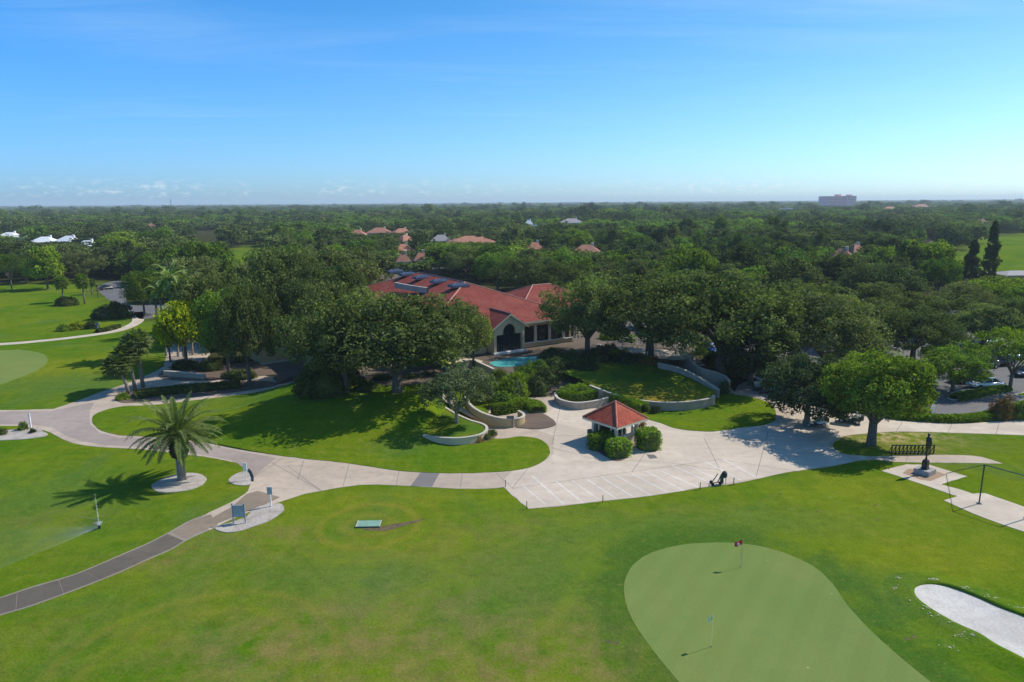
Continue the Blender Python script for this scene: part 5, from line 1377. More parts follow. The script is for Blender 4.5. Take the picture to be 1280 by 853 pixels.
hedge_line([(698, 500), (712, 503), (730, 502), (748, 498), (758, 493)], 1.1, 1.35, 'leaf_hedge', 'lower clipped hedge ring inside the grey planter wall')
bush('round_hedge', 720, 497, 5.6, 2.6, 1.9, 'leaf_hedge', 'upper rounded hedge inside the grey planter wall', .4, .1)
hedge_line([(757, 500), (775, 507), (792, 512), (806, 517)], 1.5, 1.3, 'leaf_hedge', 'dark clipped hedge at the foot of the retaining wall behind the kiosk')
bush('shrub', 819, 517, 1.3, 1.0, 1.1, 'leaf_dark', 'small dark shrub against the retaining wall')
bush('shrub', 598, 552, .9, .9, .65, 'leaf_rust', 'small brownish shrub, first of three below the planter wall', .06, group='three small shrubs below the planter wall')
bush('shrub', 609, 549, .9, .9, .7, 'leaf_dark', 'small dark shrub, middle of three below the planter wall', .06, group='three small shrubs below the planter wall')
bush('shrub', 615, 544, 1.1, .9, .7, 'leaf_palm', 'small pale shrub, last of three below the planter wall', .06, group='three small shrubs below the planter wall')
bush('large_bush', 640, 498, 5.0, 4.2, 3.6, 'leaf_bright', 'large bright bush behind the tan ramp wall', .1, size=.18)
bush('large_bush', 655, 482, 4.2, 3.6, 3.0, 'leaf_green', 'leafy green bush in front of the pool', .6, size=.18)
bush('large_bush', 622, 484, 3.5, 3.2, 2.6, 'leaf_green', 'green bush between the pool and the ramp', .6, size=.18)
bush('large_bush', 404, 492, 7.5, 5.5, 4.6, 'leaf_dark', 'large dark bush at the end of the shaded cart track', hz(404, 492), size=.22)
bush('large_bush', 425, 480, 5.5, 4.5, 4.0, 'leaf_dark', 'dark bush left of the thick oak trunk', hz(425, 480), size=.22)
bush('shrub', 457, 487, 3.0, 2.4, 1.3, 'leaf_dark', 'low dark shrub in the litter left of the thick oak trunk', hz(457, 487), size=.2)
bush('shrub', 300, 473, 5.5, 2.6, 1.5, 'leaf_dark', 'dark shrub in the bed right of the short pale wall', .06, size=.2)
bush('shrub', 232, 461, 5.0, 2.6, 1.5, 'leaf_dark', 'dark shrub directly behind the short pale wall', .06, size=.2)
bush('shrub', 262, 463, 4.0, 2.6, 1.8, 'leaf_dark', 'dark shrub at the right end behind the short pale wall', .06, size=.2)
bush('shrub', 154, 499, 1.9, 1.5, .9, 'leaf_bright', 'yellow-green shrub at the foot of the leaning palm', .06, size=.18)
hedge_line([(168, 497), (190, 494), (225, 490), (262, 487), (300, 483)], 2.6, .75, 'leaf_dark', 'dark low planting along the bed behind the date palm', size=.2)
for px, py, w_, h_, lf, lb in ((700, 470, 4.5, 2.0, 'leaf_dark', 'dark shrub on the bank right of the pool, nearest the planter'), (722, 462, 4.5, 2.0, 'leaf_green', 'green shrub on the bank beneath the clubhouse windows'), (745, 452, 5.0, 2.2, 'leaf_dark', 'dark shrub on the bank below the left end of the railings'),
                               (775, 449, 4.2, 1.7, 'leaf_green', 'green shrub below the middle of the railings'), (797, 452, 3.6, 1.3, 'leaf_rust', 'brownish shrub at the foot of the forked oak'), (690, 449, 4.0, 1.8, 'leaf_dark', 'dark shrub against the clubhouse sill'),
                               (872, 442, 4.0, 1.8, 'leaf_green', 'green shrub at the top end of the curved stairs'), (893, 455, 4.5, 2.2, 'leaf_dark', 'dark shrub outside the tall stair wall'), (920, 468, 5.0, 2.4, 'leaf_dark', 'dark shrub between the stairs and the parked carts'),
                               (905, 492, 1.6, 2.0, 'leaf_dark', 'small dark shrub at the bottom of the stairs'), (765, 424, 4.5, 1.7, 'leaf_bright', 'bright shrub behind the left end of the railings'), (785, 427, 3.0, 1.3, 'leaf_green', 'green shrub behind the railings, next to the bright one')):
    bush('shrub', px, py, w_, w_ * .7, h_, lf, lb, (TZ if py < 455 and px < 870 else .9 if px < 800 else .05), size=.2)
hedge_line([(1060, 512), (1095, 520), (1130, 524), (1165, 526.5), (1195, 527.3), (1228, 524.5), (1258, 518)], 1.3, .75, 'leaf_hedge', 'low green hedge strip between the drive and the parking lot', size=.17)
bush('shrub', 1143, 520, 4.2, 2.6, 2.1, 'leaf_rust', 'brownish green bush beside the white sign post', .06, size=.18)
bush('shrub', 1106, 516, 3.2, 2.2, 1.6, 'leaf_green', 'green bush half hidden behind the large bright tree', .06, size=.18)
bush('shrub', 1252, 523, 3.2, 2.4, 3.0, 'leaf_red', 'reddish shrub with thin stems at the end of the hedge strip', .06, size=.18, dens=.6)
bush('shrub', 1277, 522, 4.4, 2.6, 2.3, 'leaf_green', 'green bush at the right edge next to the reddish shrub', .06, size=.18)
hedge_line([(1192, 500), (1215, 496), (1240, 491), (1256, 487)], 1.7, .6, 'leaf_green', 'ground-hugging planting in the parking island by the white sedan', size=.17)
bush('bush', 83, 382, 6.2, 4.5, 2.4, 'leaf_dark', 'round dark bush under the sabal palm on the left fairway', size=.35)
bush('bush', 132, 399, 6.8, 4.0, 3.2, 'leaf_dark', 'big dark bush left end of the pair at the fairway path', size=.35)
bush('bush', 148, 397, 6.8, 4.4, 3.8, 'leaf_dark', 'big dark bush right end of the pair at the fairway path', size=.35)
bush('bush', 80, 414, 3.2, 2.0, 1.5, 'leaf_bright', 'yellow-green bush, leftmost of three on the fairway', size=.25, group='three bushes on the left fairway')
bush('bush', 97, 412, 3.6, 2.2, 1.8, 'leaf_yellow', 'yellowish bush, middle of three on the fairway', size=.25, group='three bushes on the left fairway')
bush('bush', 115, 411, 3.2, 2.2, 1.7, 'leaf_dark', 'dark bush, rightmost of three on the fairway', size=.25, group='three bushes on the left fairway')
hedge_line([(122, 416), (135, 413.5), (148, 410)], 1.6, .7, 'leaf_palm', 'pale low hedge along the bend of the fairway path', size=.25)
bush('shrub', 29, 537, 1.0, 1.0, 1.0, 'leaf_green', 'green shrub beside the white marker post in the gravel', .05)
bush('shrub', 3, 543, 1.0, 1.0, .75, 'leaf_dark', 'dark shrub at the left edge of the gravel bed', .05)
bush('shrub', 41, 541, .55, .55, .55, 'leaf_dark', 'tiny shrub in front of the white marker post', .05)

# ------------------------------------------------------------------ props
def cyl(b, x, y, z0, z1, r_, n=12, mi=0): return b.tube([(x, y, z0), (x, y, z1)], r_, n, mi)
# black pillar clock-like ornament: pedestal, column and standing figure
r_ = prop('golfer_statue', 1155.5, 592, 'tall black statue of a standing figure on a column over a stone block', 'statue', .0, .036)
MB().box((0, 0, .22), (1.35, 1.35, .5), .6).build('stone_base', 'stone_grey', r_)
MB().box((0, 0, .85), (.46, .46, .8), .6).box((0, 0, 1.29), (.38, .38, .1), .6).box((0, 0, .52), (.56, .56, .12), .6).build('pedestal', 'black_metal', r_)
b = MB().tube([(0, 0, 1.3), (0, 0, 1.6), (0, 0, 2.3)], [.13, .07, .06], 10); b.build('column', 'black_metal', r_)
b = MB(); b.tube([(0.02, 0, 2.25), (0.02, 0, 2.6), (.04, 0, 3.0), (.06, 0, 3.35), (0.03, 0, 3.55), (0, 0, 3.62)], [.12, .17, .20, .24, .17, .07], 10)
b.tube([(0, 0, 3.6), (0, 0, 3.66), (0, 0, 3.76), (0, 0, 3.86), (0, 0, 3.9)], [.05, .10, .13, .10, .03], 10)
b.tube([(.22, 0, 3.45), (.28, -.05, 3.1), (.22, -.12, 2.75)], [.08, .06, .05], 6); b.tube([(-.14, 0, 3.45), (-.16, -.08, 3.1), (-.05, -.14, 2.85)], [.07, .055, .045], 6)
b.build('figure', 'black_metal', r_, smooth=True)

# bag rack
r_ = prop('bag_rack', 1140.5, 568, 'long black metal golf bag rack on the grass behind the statue', 'rack', at(1168, 568.5) .__sub__(at(1114, 568)).xy.angle_signed(Vector((1, 0))) * 1.0 if False else 0.0)
half = (at(1167, 568).x - at(1114, 568).x) / 2
for zz in (.93, .1): MB().box((0, 0, zz), (2 * half, .09, .09)).build('rail', 'black_metal', r_)
MB().box((0, .45, .08), (2 * half, .08, .08)).build('rail', 'black_metal', r_)
for k in range(12):
    x_ = -half + 2 * half * k / 11
    MB().box((x_, 0, .5), (.085, .09, .96)).tube([(x_, 0, .9), (x_, .45, .1)], .035, 5).build('upright', 'black_metal', r_)

# net frame on the right
P1_ = at(1223.8, 629.8, .03); P2_ = at(1283, 648.5, .03)
r_ = empty('net_frame', P1_, 0, 'dark green metal net frame with a guy wire on the concrete pad', 'frame')
H_ = 3.45
for q in (Vector((0, 0, 0)), P2_ - P1_ ): MB().tube([(q.x, q.y, 0), (q.x, q.y, H_)], .055, 8).box((q.x, q.y, .03), (.3, .3, .05)).build('post', 'green_metal', r_)
q = P2_ - P1_; MB().tube([(0, 0, H_), (q.x, q.y, H_)], .045, 8).build('top_bar', 'green_metal', r_)
an = at(1183, 593) - P1_; MB().tube([(0, 0, H_), (an.x, an.y, .05)], .03, 6).build('guy_wire', 'green_metal', r_)
an = Vector((-1.9, -2.6, 0)); 

# signs
def sign_post(px, py, h, w_, hh, label, mat='white_paint', post='white_paint', name='sign', two=False, rz=0, z=.05, pm=.05, cap=False):
    r_ = prop(name, px, py, label, 'sign', rz, z)
    if two:
        for s_ in (-1, 1): MB().box((s_ * (w_ / 2 + .05), 0, h / 2), (.08, .08, h)).box((s_ * (w_ / 2 + .05), 0, h + .04), (.12, .12, .08)).build('post', post, r_)
    else: MB().box((0, .05, h / 2), (pm, pm, h)).build('post', post, r_)
    MB().box((0, 0, h - hh / 2 - (.08 if two else 0)), (w_, .06, hh)).build('panel', mat, r_)
    return r_
sign_post(307.5, 600.5, 1.7, .34, .8, 'white tear-shaped flag sign in the small round gravel bed', pm=.04)
sign_post(338.5, 633.5, 1.75, .42, .65, 'small grey-blue sign on a white post in the gravel bed', 'sign_blue', pm=.1)
r_ = sign_post(299.5, 654, 1.6, .85, 1.0, 'grey-blue notice board on two posts in the gravel bed', 'sign_blue', 'grey_metal', 'notice_board', True)
sign_post(1164, 526, 1.75, .4, .5, 'small white sign post standing in the hedge strip', pm=.10)
sign_post(38.5, 535.5, 1.75, .22, .35, 'white marker post in the gravel bed at the left edge', pm=.13, name='marker_post')
sign_post(122.5, 414.5, 1.7, .7, .5, 'small grey post box beside the bushes on the left fairway', 'grey_metal', 'grey_metal', pm=.16, name='post_sign')
# kerb hose by the first sign
b = MB(); b.tube([at(311, 587, .1), at(314, 591, .12), at(316, 596, .12), at(316, 601, .1)], .09, 6); tag(b.build('edging', 'black_metal'), 'curved black edging strip beside the round gravel bed', 'edging')

# bag stands by the lot edge
r_ = prop('trolley', 896, 606, 'dark folding golf trolley standing at the lawn edge of the cart lot', 'trolley')
b = MB().tube([(-.5, 0, .15), (.05, 0, 1.05)], .04, 6).tube([(.05, 0, .2), (.45, 0, 1.15)], .045, 6).tube([(-.5, 0, .15), (.35, 0, .25)], .04, 6).tube([(.45, 0, 1.15), (.6, 0, 1.1)], .035, 6); b.build('frame', 'green_metal', r_)
for x_, y_ in ((-.45, -.25), (-.45, .25), (.3, 0)):
    o = MB().tube([(x_, y_ - .04, .15), (x_, y_ + .04, .15)], .15, 12).build('wheel', 'tyre', r_)
MB().box((.42, 0, .55), (.28, .28, .75), 0, 0, .8).build('bag', 'green_metal', r_)
r_ = prop('ball_washer', 905, 605, 'black ball washer on two thin posts right of the golf trolley', 'ball washer')
MB().tube([(-.15, 0, 0), (-.15, 0, .7)], .03, 6).tube([(.15, 0, 0), (.15, 0, .7)], .03, 6).build('post', 'grey_metal', r_)
MB().tube([(0, 0, .6), (0, 0, .7), (0, 0, 1.05), (0, 0, 1.2)], [.15, .24, .24, .1], 12).build('tank', 'black_metal', r_)
for k, (px, py) in enumerate(((658.5, 636), (753.5, 628.3), (875, 612), (917, 606), (632, 609))):
    r_ = prop('boundary_stake', px, py, ['thin stake at the lower left corner of the cart lot', 'thin stake halfway along the lawn edge of the cart lot', 'thin stake left of the golf trolley', 'thin stake right of the ball washer', 'thin stake at the inner corner where drive and lot meet'][k], 'stake', 0, 0, 'thin stakes along the cart lot edge')
    MB().box((0, 0, .3), (.06, .06, .6)).build('stake', 'green_metal', r_); MB().box((0, 0, .62), (.07, .07, .05)).build('cap', 'green_metal', r_)

# flags on the green
def flag(px, py, mat, label, dirx):
    r_ = prop('flagstick', px, py, label, 'golf flag', 0, .012)
    MB().tube([(0, 0, 0), (0, 0, 2.1)], .012, 6).build('pole', 'yellow_flag' if mat == 'yellow_flag' else 'grey_metal', r_)
    b = MB(); vs = []; nx_ = 7
    for i in range(nx_ + 1):
        t_ = i / nx_
        for zz in (0, 1): vs.append((dirx * (.02 + .50 * t_), .07 * math.sin(t_ * 7) , 1.68 + zz * .36 - t_ * .16))
    b.add(vs, [(2 * i, 2 * i + 2, 2 * i + 3, 2 * i + 1) for i in range(nx_)])
    b.build('flag', mat, r_)
    MB().tube([(0, 0, -.05), (0, 0, .004)], .06, 10).build('cup', 'black_metal', r_)
    return r_
f1 = flag(926, 709, 'red_flag', 'flagstick with a red flag at the back of the putting green', -1)
MB().box((-.30, -.075, 1.77), (.16, .01, .16)).build('badge', 'white_paint', f1)
f2 = flag(889, 808.5, 'yellow_flag', 'flagstick with a drooping pale yellow flag in the middle of the putting green', -.5)

# irrigation lid in its hollow
p = at(461, 656)
r_ = empty('utility_lid', (p.x, p.y, 0), .03, 'pale teal rectangular utility lid set into the lawn', 'lid')
MB().box((0, 0, .04), (1.95, 1.15, .08)).build('frame', 'green_metal', r_)
MB().box((0, 0, .09), (1.8, 1.02, .04)).build('lid', 'teal_lid', r_)
for sx in (-.92, .92): MB().box((sx, 0, .10), (.07, 1.1, .04)).build('edge_bar', 'wall_cap', r_)
b = MB(); W = outline([(452, 662), (475, 664.5), (500, 659), (522, 653), (532, 647), (520, 651), (495, 655), (478, 658)], True, jitter=.2, seglen=.3)
b.prism(W, -.02, .012); tag(b.build('dirt_scrape', 'turf_dirt'), kind='stuff')
b = MB()
for px, py in ((1094, 632), (975, 618), (1097, 650.5), (1142, 796), (1134, 799), (770, 804), (760, 802), (1022, 640)):
    q = at(px, py); b.add([(q.x + .16 * math.cos(a_ * PI / 4) * (1 + .3 * math.sin(a_ * 3)), q.y + .11 * math.sin(a_ * PI / 4), .012) for a_ in range(8)], [tuple(range(8))])
tag(b.build('divot_dirt', 'turf_dirt'), kind='stuff')

# ------------------------------------------------------------------ vehicles
def wheel(root, x, y, r_, w_):
    s_ = 1 if y > 0 else -1
    hub = MB().tube([(x, y - w_ / 2, r_), (x, y + w_ / 2, r_)], r_, 18).build('wheel', 'tyre', root)
    MB().tube([(x, y + s_ * w_ * .1, r_), (x, y + s_ * (w_ / 2 + .015), r_)], r_ * .66, 14).build('rim', 'rim', hub)
def loft_body(st, n=10):
    """st: list of (x, halfwidth, z0, z1, rounding) -> closed rounded box loft"""
    vs, fs = [], []
    K = 12
    for x, hw, z0, z1 in st:
        r_ = min(hw, (z1 - z0) / 2) * .55; zc_ = (z0 + z1) / 2
        for k in range(K):
            a = 2 * PI * (k + .5) / K; cx_, sz_ = math.cos(a), math.sin(a)
            q = (abs(cx_) ** 4 + abs(sz_) ** 4) ** .25
            vs.append((x, cx_ / q * hw, zc_ + sz_ / q * (z1 - z0) / 2))
    for i in range(len(st) - 1):
        for k in range(K): fs.append((i * K + k, i * K + (k + 1) % K, (i + 1) * K + (k + 1) % K, (i + 1) * K + k))
    fs.append(tuple(range(K))[::-1]); fs.append(tuple((len(st) - 1) * K + k for k in range(K)))
    return vs, fs
def car(px, py, rz, paint, label, suv=False, z=.03, cat='car', name='parked_car'):
    p = at(px, py, z); root = empty(name, p, rz, label, cat)
    L = 2.35; h1 = .82 if not suv else 1.05; top = 1.42 if not suv else 1.78
    st = [(-L, .70, .35, h1 * .82), (-L + .12, .84, .26, h1 * .93), (-1.7, .90, .24, h1 * 1.05), (-.9, .92, .24, h1 * 1.08), (.2, .92, .24, h1 * 1.06), (1.1, .91, .24, h1), (1.8, .88, .24, h1 * .93), (2.2, .80, .27, h1 * .80), (L, .66, .34, h1 * .68)]
    MB().add(*loft_body(st)).build('body', paint, root, smooth=True)
    if suv: gs = [(-2.15, .70, h1 * .9, h1 * 1.02), (-1.95, .72, h1 * .9, top * .95), (-1.0, .74, h1 * .9, top), (.2, .74, h1 * .9, top * .99), (1.05, .76, h1 * .9, h1 * 1.05)]
    else: gs = [(-1.9, .66, h1 * .85, h1 * 1.0), (-1.1, .66, h1 * .85, top * .96), (-.5, .66, h1 * .85, top), (.15, .66, h1 * .85, top * .98), (1.15, .72, h1 * .85, h1 * 1.0)]
    MB().add(*loft_body(gs)).build('windows', 'glass_car', root, smooth=True)
    x0, x1 = (-1.85, .25) if suv else (-1.12, .2)
    rf = MB().add(*loft_body([(x0, .60, top - .06, top + .0), (x0 + .3, .66, top - .05, top + .025), ((x0 + x1) / 2, .68, top - .05, top + .03), (x1 - .2, .66, top - .06, top + .02), (x1, .58, top - .09, top - .02)])).build('roof', paint, root, smooth=True)
    for s_ in (-1, 1):
        for xx, xt in ((1.1, .2), (-.35, -.4), (-1.85 if not suv else -2.1, -1.1 if not suv else -1.9)): MB().tube([(xx, s_ * .74, h1 * 1.0), (xt, s_ * .68, top - .04)], .045, 5).build('pillar', paint, root)
        MB().box((2.18, s_ * .62, h1 * .72), (.22, .32, .14)).build('headlight', 'head_lamp', root)
        MB().box((-2.27, s_ * .66, h1 * .80), (.16, .28, .15)).build('tail_light', 'tail_lamp', root)
        MB().box((.85, s_ * 1.0, h1 * 1.08), (.12, .2, .13)).build('mirror', paint, root)
        for x_ in (-1.45, 1.42): wheel(root, x_, s_ * .82, .33 if not suv else .38, .22)
    MB().box((2.30, 0, h1 * .52), (.10, .9, .16)).build('grille', 'black_metal', root)
    return root
car(1231, 484.5, PI + .12, 'car_white', 'white sedan parked side-on by the planted island')
car(1207, 478, PI + .15, 'car_dark', 'dark blue SUV parked behind the white sedan', True)
car(1250, 457, PI + .2, 'car_black', 'black SUV in the row behind the white sedan', True)
car(1228, 460, PI + .2, 'car_black', 'black car parked left of the black SUV', False)
car(1284, 470, PI + .2, 'car_dark', 'dark car cut off by the right edge of the photo', False)
car(1136, 503, R(-32), 'car_white', 'white car nosing out from behind the large bright tree')
car(966, 470, R(-70), 'car_blue', 'bright blue car under the oaks above the golf carts')
car(951, 459, R(-70), 'car_dark', 'dark car next to the bright blue car')
car(888, 440, R(-70), 'car_blue', 'blue car behind the oak at the top of the stairs')
car(1003, 462, R(-70), 'car_silver', 'silver car under the oaks right of the bright blue car')
car(1205, 432, R(15), 'car_silver', 'silver car in the far row of the parking lot')
car(1236, 430, R(15), 'car_white', 'white car in the far row of the parking lot')
car(134, 362, R(60), 'car_dark', 'dark car on the road beyond the left fairway')

car(1265, 449, PI + .2, 'car_silver', 'silver car behind the open-branched tree at the right edge')
car(1196, 450, R(15), 'car_blue', 'blue car in the middle row of the parking lot')
def cart(px, py, rz, body, label, group='golf carts parked in the shade', z=.03):
    p = at(px, py, z); root = empty('golf_cart', p, rz, label, 'golf cart', group)
    MB().add(*loft_body([(.25, .56, .28, .42), (.75, .58, .26, .62), (1.05, .55, .25, .66), (1.25, .42, .28, .52)])).build('front_cowl', body, root, smooth=True)
    MB().add(*loft_body([(-1.2, .52, .34, .66), (-1.0, .58, .28, .74), (-.5, .58, .28, .72), (-.15, .56, .28, .60)])).build('rear_body', body, root, smooth=True)
    MB().box((.1, 0, .27), (1.2, 1.1, .08)).build('floor_pan', 'black_metal', root)
    MB().box((-.38, 0, .80), (.52, 1.06, .14)).build('seat', 'vinyl', root); MB().box((-.68, 0, 1.08), (.12, 1.06, .42)).build('backrest', 'vinyl', root)
    for sx, zt in ((.95, 0), (-.95, 0)):
        for s_ in (-1, 1): MB().tube([(sx, s_ * .52, .6), (sx * .82, s_ * .52, 1.82)], .028, 6).build('roof_strut', 'black_metal', root)
    MB().add(*loft_body([(-1.15, .50, 1.82, 1.87), (-.9, .60, 1.81, 1.90), (.6, .60, 1.81, 1.90), (.9, .50, 1.82, 1.87)])).build('roof', 'cart_body', root, smooth=True)
    MB().tube([(.62, -.25, .65), (.42, -.25, .95)], .025, 6).tube([(.40, -.25 - .17, .97), (.40, -.25 + .17, .97)], .02, 6).build('steering_wheel', 'black_metal', root)
    MB().box((-1.25, 0, .75), (.32, .9, .5)).build('bag_well', 'black_metal', root)
    for x_ in (-.82, .84):
        for s_ in (-1, 1): wheel(root, x_, s_ * .52, .24, .2)
cart(1018, 532, R(175), 'cart_body', 'pale golf cart standing at the foot of the low dark tree')
cart(950, 490, R(-80), 'cart_green', 'dark golf cart leftmost of the shaded row')
cart(971, 493, R(-85), 'cart_body', 'pale golf cart second from left in the shaded row')
cart(984, 497, R(-80), 'cart_green', 'dark golf cart in the middle of the shaded row')
cart(997, 500, R(-75), 'cart_body', 'pale golf cart right end of the shaded row')
cart(1048, 508, R(160), 'cart_green', 'dark golf cart seen through the gap left of the large bright tree trunk')
cart(1062, 528, R(150), 'cart_green', 'dark golf cart nearest the trunk of the large bright tree')

# bin at ramp mouth, floor lamp posts
r_ = prop('litter_bin', 638, 533.5, 'brown litter bin with a cream side at the mouth of the ramp', 'bin')
MB().box((0, 0, .55), (.75, .7, 1.1)).build('body', 'wood', r_); MB().box((.40, 0, .55), (.1, .72, 1.15)).build('side_panel', 'cream', r_); MB().box((0, 0, 1.13), (.85, .8, .07)).build('lid', 'dark_int', r_)
r_ = prop('lamp_post', 122.5, 373, 'dark lamp post beside the road on the left fairway', 'lamp post')
MB().tube([(0, 0, 0), (0, 0, 3.2)], .07, 8).build('post', 'black_metal', r_); MB().box((0, 0, 3.45), (.4, .4, .5), 0, 0, .7).build('lantern', 'black_metal', r_)

# pale tent roof at the far right edge
p = at(1272, 342, 2.5); r_ = empty('shelter', (p.x, p.y, 0), .1, 'low grey canopy roof at the right edge beyond the dark conifers', 'canopy')
hip_roof(r_, -7, 7, -4, 4, 2.4, 3.4, 'grey_roof', over=.3, ridge_axis='x', cap=None, name='canopy', fascia='grey_roof')
for sx in (-1, 0, 1):
    for sy in (-1, 1): MB().tube([(sx * 6.8, sy * 3.8, 0), (sx * 6.8, sy * 3.8, 2.4)], .08, 6).build('pole', 'steel', r_)

# ------------------------------------------------------------------ sprinkler and spray
NP = at(124.5, 661, 0)
r_ = empty('sprinkler', NP, 0, 'sprinkler head in the lawn throwing a fan of water to the left', 'sprinkler')
MB().tube([(0, 0, 0), (0, 0, .3)], .09, 10).build('riser', 'black_metal', r_); MB().tube([(0, 0, .3), (0, 0, .42)], [.13, .10], 10).build('nozzle', 'steel', r_)
m, nt, out = nodes('spray'); t = NT(nt)
v = t.n('ShaderNodeTexCoord').outputs['Object']
ln = t.n('ShaderNodeVectorMath', operation='LENGTH'); nt.links.new(v, ln.inputs[0])
nn_ = t.noise(t.mapping(v, (.6, .6, 1.2)), 1.0, 2)
dn = t.math('MULTIPLY', t.math('DIVIDE', 3.0, t.math('POWER', t.math('ADD', ln.outputs['Value'], .45), 1.45)), t.math('ADD', t.math('MULTIPLY', nn_, 1.0), .4))
sxx = t.n('ShaderNodeSeparateXYZ'); nt.links.new(v, sxx.inputs[0])
ang = t.math('DIVIDE', t.math('ABSOLUTE', sxx.outputs[1]), t.math('ADD', t.math('MULTIPLY', sxx.outputs[0], -1.0), .4))
fade = t.math('MULTIPLY', t.math('MULTIPLY', t.ramp(ln.outputs['Value'], 14.5, 3.0), t.ramp(ang, .72, .02)), t.ramp(sxx.outputs[2], 1.7, .1))
vs_ = t.n('ShaderNodeVolumePrincipled'); vs_.inputs['Color'].default_value = (.95, .97, 1, 1); nt.links.new(t.math('MULTIPLY', dn, fade), vs_.inputs['Density'])
nt.links.new(vs_.outputs[0], out.inputs['Volume']); M['spray'] = m
b = MB(); K = 16; S_ = 9; vs, fs = [], []
for i in range(S_ + 1):
    t_ = i / S_; x_ = -15.0 * t_; a_ = .12 + 11.0 * t_ ** .9; c_ = .10 + 1.25 * math.sin(PI * min(1, t_ * .8 + .05)) ** .8
    for k in range(K):
        th = 2 * PI * k / K; vs.append((x_, math.cos(th) * a_, max(.08 - .42, math.sin(th) * c_ + .05 + 1.0 * math.sin(PI * t_ * .8))))
for i in range(S_):
    for k in range(K): fs.append((i * K + k, i * K + (k + 1) % K, (i + 1) * K + (k + 1) % K, (i + 1) * K + k))
fs.append(tuple(range(K))[::-1]); fs.append(tuple(S_ * K + k for k in range(K)))
o = b.add(vs, fs).build('water_spray', 'spray'); o.location = (NP.x, NP.y, .42); o.rotation_euler = (0, 0, R(36)); tag(o, kind='stuff')
# narrow jet: fine droplets thrown up and away
b = MB(); rs = random.Random(9)
for k in range(260):
    t_ = rs.random(); e = .012 + .03 * t_
    q = Vector((NP.x * (1 + 3.2 * t_ / 62.) + rs.gauss(0, e), NP.y * (1 + 3.2 * t_ / 62.) + rs.gauss(0, e), .42 + 2.6 * t_ - 1.2 * t_ * t_ + rs.gauss(0, e))); s_ = (.014 + rs.random() * .008) * (1.1 - .8 * t_)
    b.add([q + Vector(d_) * s_ for d_ in ((1, 0, 0), (-1, 0, 0), (0, 1, 0), (0, -1, 0), (0, 0, 1), (0, 0, -1))], [(0, 2, 4), (2, 1, 4), (1, 3, 4), (3, 0, 4), (2, 0, 5), (1, 2, 5), (3, 1, 5), (0, 3, 5)])
for k in range(130):
    d_ = Vector((rs.gauss(0, .14), rs.gauss(0, .14), abs(rs.gauss(0, .08)))); q = Vector((NP.x, NP.y, .42)) + d_; s_ = .02
    b.add([q + Vector(e_) * s_ for e_ in ((1, 0, 0), (-1, 0, 0), (0, 1, 0), (0, -1, 0), (0, 0, 1), (0, 0, -1))], [(0, 2, 4), (2, 1, 4), (1, 3, 4), (3, 0, 4), (2, 0, 5), (1, 2, 5), (3, 1, 5), (0, 3, 5)])
tag(b.build('water_droplets', 'white_paint'), kind='stuff')

# ------------------------------------------------------------------ the woods
CLEAR = [
    LFAIR_PX, [(120, 352), (166, 350), (168, 362), (200, 378), (160, 400), (120, 372)],
    [(290, 314), (315, 305), (345, 318), (325, 330), (295, 328)],
    [(1180, 336), (1192, 322), (1215, 306), (1235, 292), (1500, 290), (1500, 336)],
    [(1150, 312), (1160, 300), (1172, 300), (1172, 316)],
    [(1085, 374), (1100, 372), (1130, 372), (1130, 384), (1085, 386)],
    [(235, 289), (280, 288), (285, 297), (240, 298)],
    [(775, 305), (782, 296), (792, 295), (788, 306)],
]
frontier = [(-300, 352), (0, 352), (110, 350), (170, 352), (215, 372), (300, 405), (440, 395), (470, 342), (560, 345), (600, 350), (640, 362), (690, 378), (740, 385), (800, 388), (930, 388), (1060, 375), (1150, 362), (1200, 350), (1290, 350), (1600, 350)]
fx = np.array([p[0] for p in frontier]); fy = np.array([p[1] for p in frontier])
hx = np.array([h[0] for h in HAND]); hy = np.array([h[1] for h in HAND]); hw_ = np.array([h[2] for h in HAND])
cand = []
g_ = np.random.default_rng(17)
def ringpts(r0, r1, sp):
    out = []; r = r0
    while r < r1:
        s_ = sp * (1 + (r - r0) * 0.0); a = -.80 + g_.random() * s_ / r
        while a < .80:
            out.append(((r + g_.normal() * s_ * .28) * math.sin(a), (r + g_.normal() * s_ * .28) * math.cos(a), sp)); a += s_ / r * (0.75 + .5 * g_.random())
        r += s_ * .86
    return out
for r0, r1, sp in ((110, 320, 9.6), (320, 700, 12.0), (700, 1400, 15), (1400, 2600, 20), (2600, 5200, 34), (5200, 9000, 60)): cand += ringpts(r0, r1, sp)
chosen = []
fp = [(p.x, p.y) for p in [Matrix.Rotation(EANG, 3, 'Z') @ Vector(q) + Vector((O.x, O.y, 0)) for q in ((cx0 - 16, cy0 + 2, 0), (cx0 - 2, cy0 - 4, 0), (cx1 + 2, cy0 - 4, 0), (cx1 + 17, 8, 0), (cx1 + 17, 30, 0), (cx1 + 3, cy1 + 3, 0), (cx0 - 3, cy1 + 3, 0), (cx0 - 16, 26, 0))]]
CX = np.array([c_[0] for c_ in cand]); CY = np.array([c_[1] for c_ in cand]); SPc = np.array([c_[2] for c_ in cand])
def pixv(Xa, Ya, Za):
    dx, dy, dz = Xa, Ya, Za - CAM_H
    w = dx * fwd.x + dy * fwd.y + dz * fwd.z
    return 640 + FPX * (dx * right.x + dy * right.y + dz * right.z) / w, 426.5 - FPX * (dx * up.x + dy * up.y + dz * up.z) / w, w
bx, by, bw = pixv(CX, CY, 0 * CX)
keep = (by < np.interp(bx, fx, fy)) & (bx > -120) & (bx < 1400)
keep &= ~inside(fp, CX, CY)
HT = g_.uniform(7.5, 13.0, len(CX)) * (1 + .12 * (SPc > 12)) * np.where(g_.random(len(CX)) < .06, 1.25, 1.0)
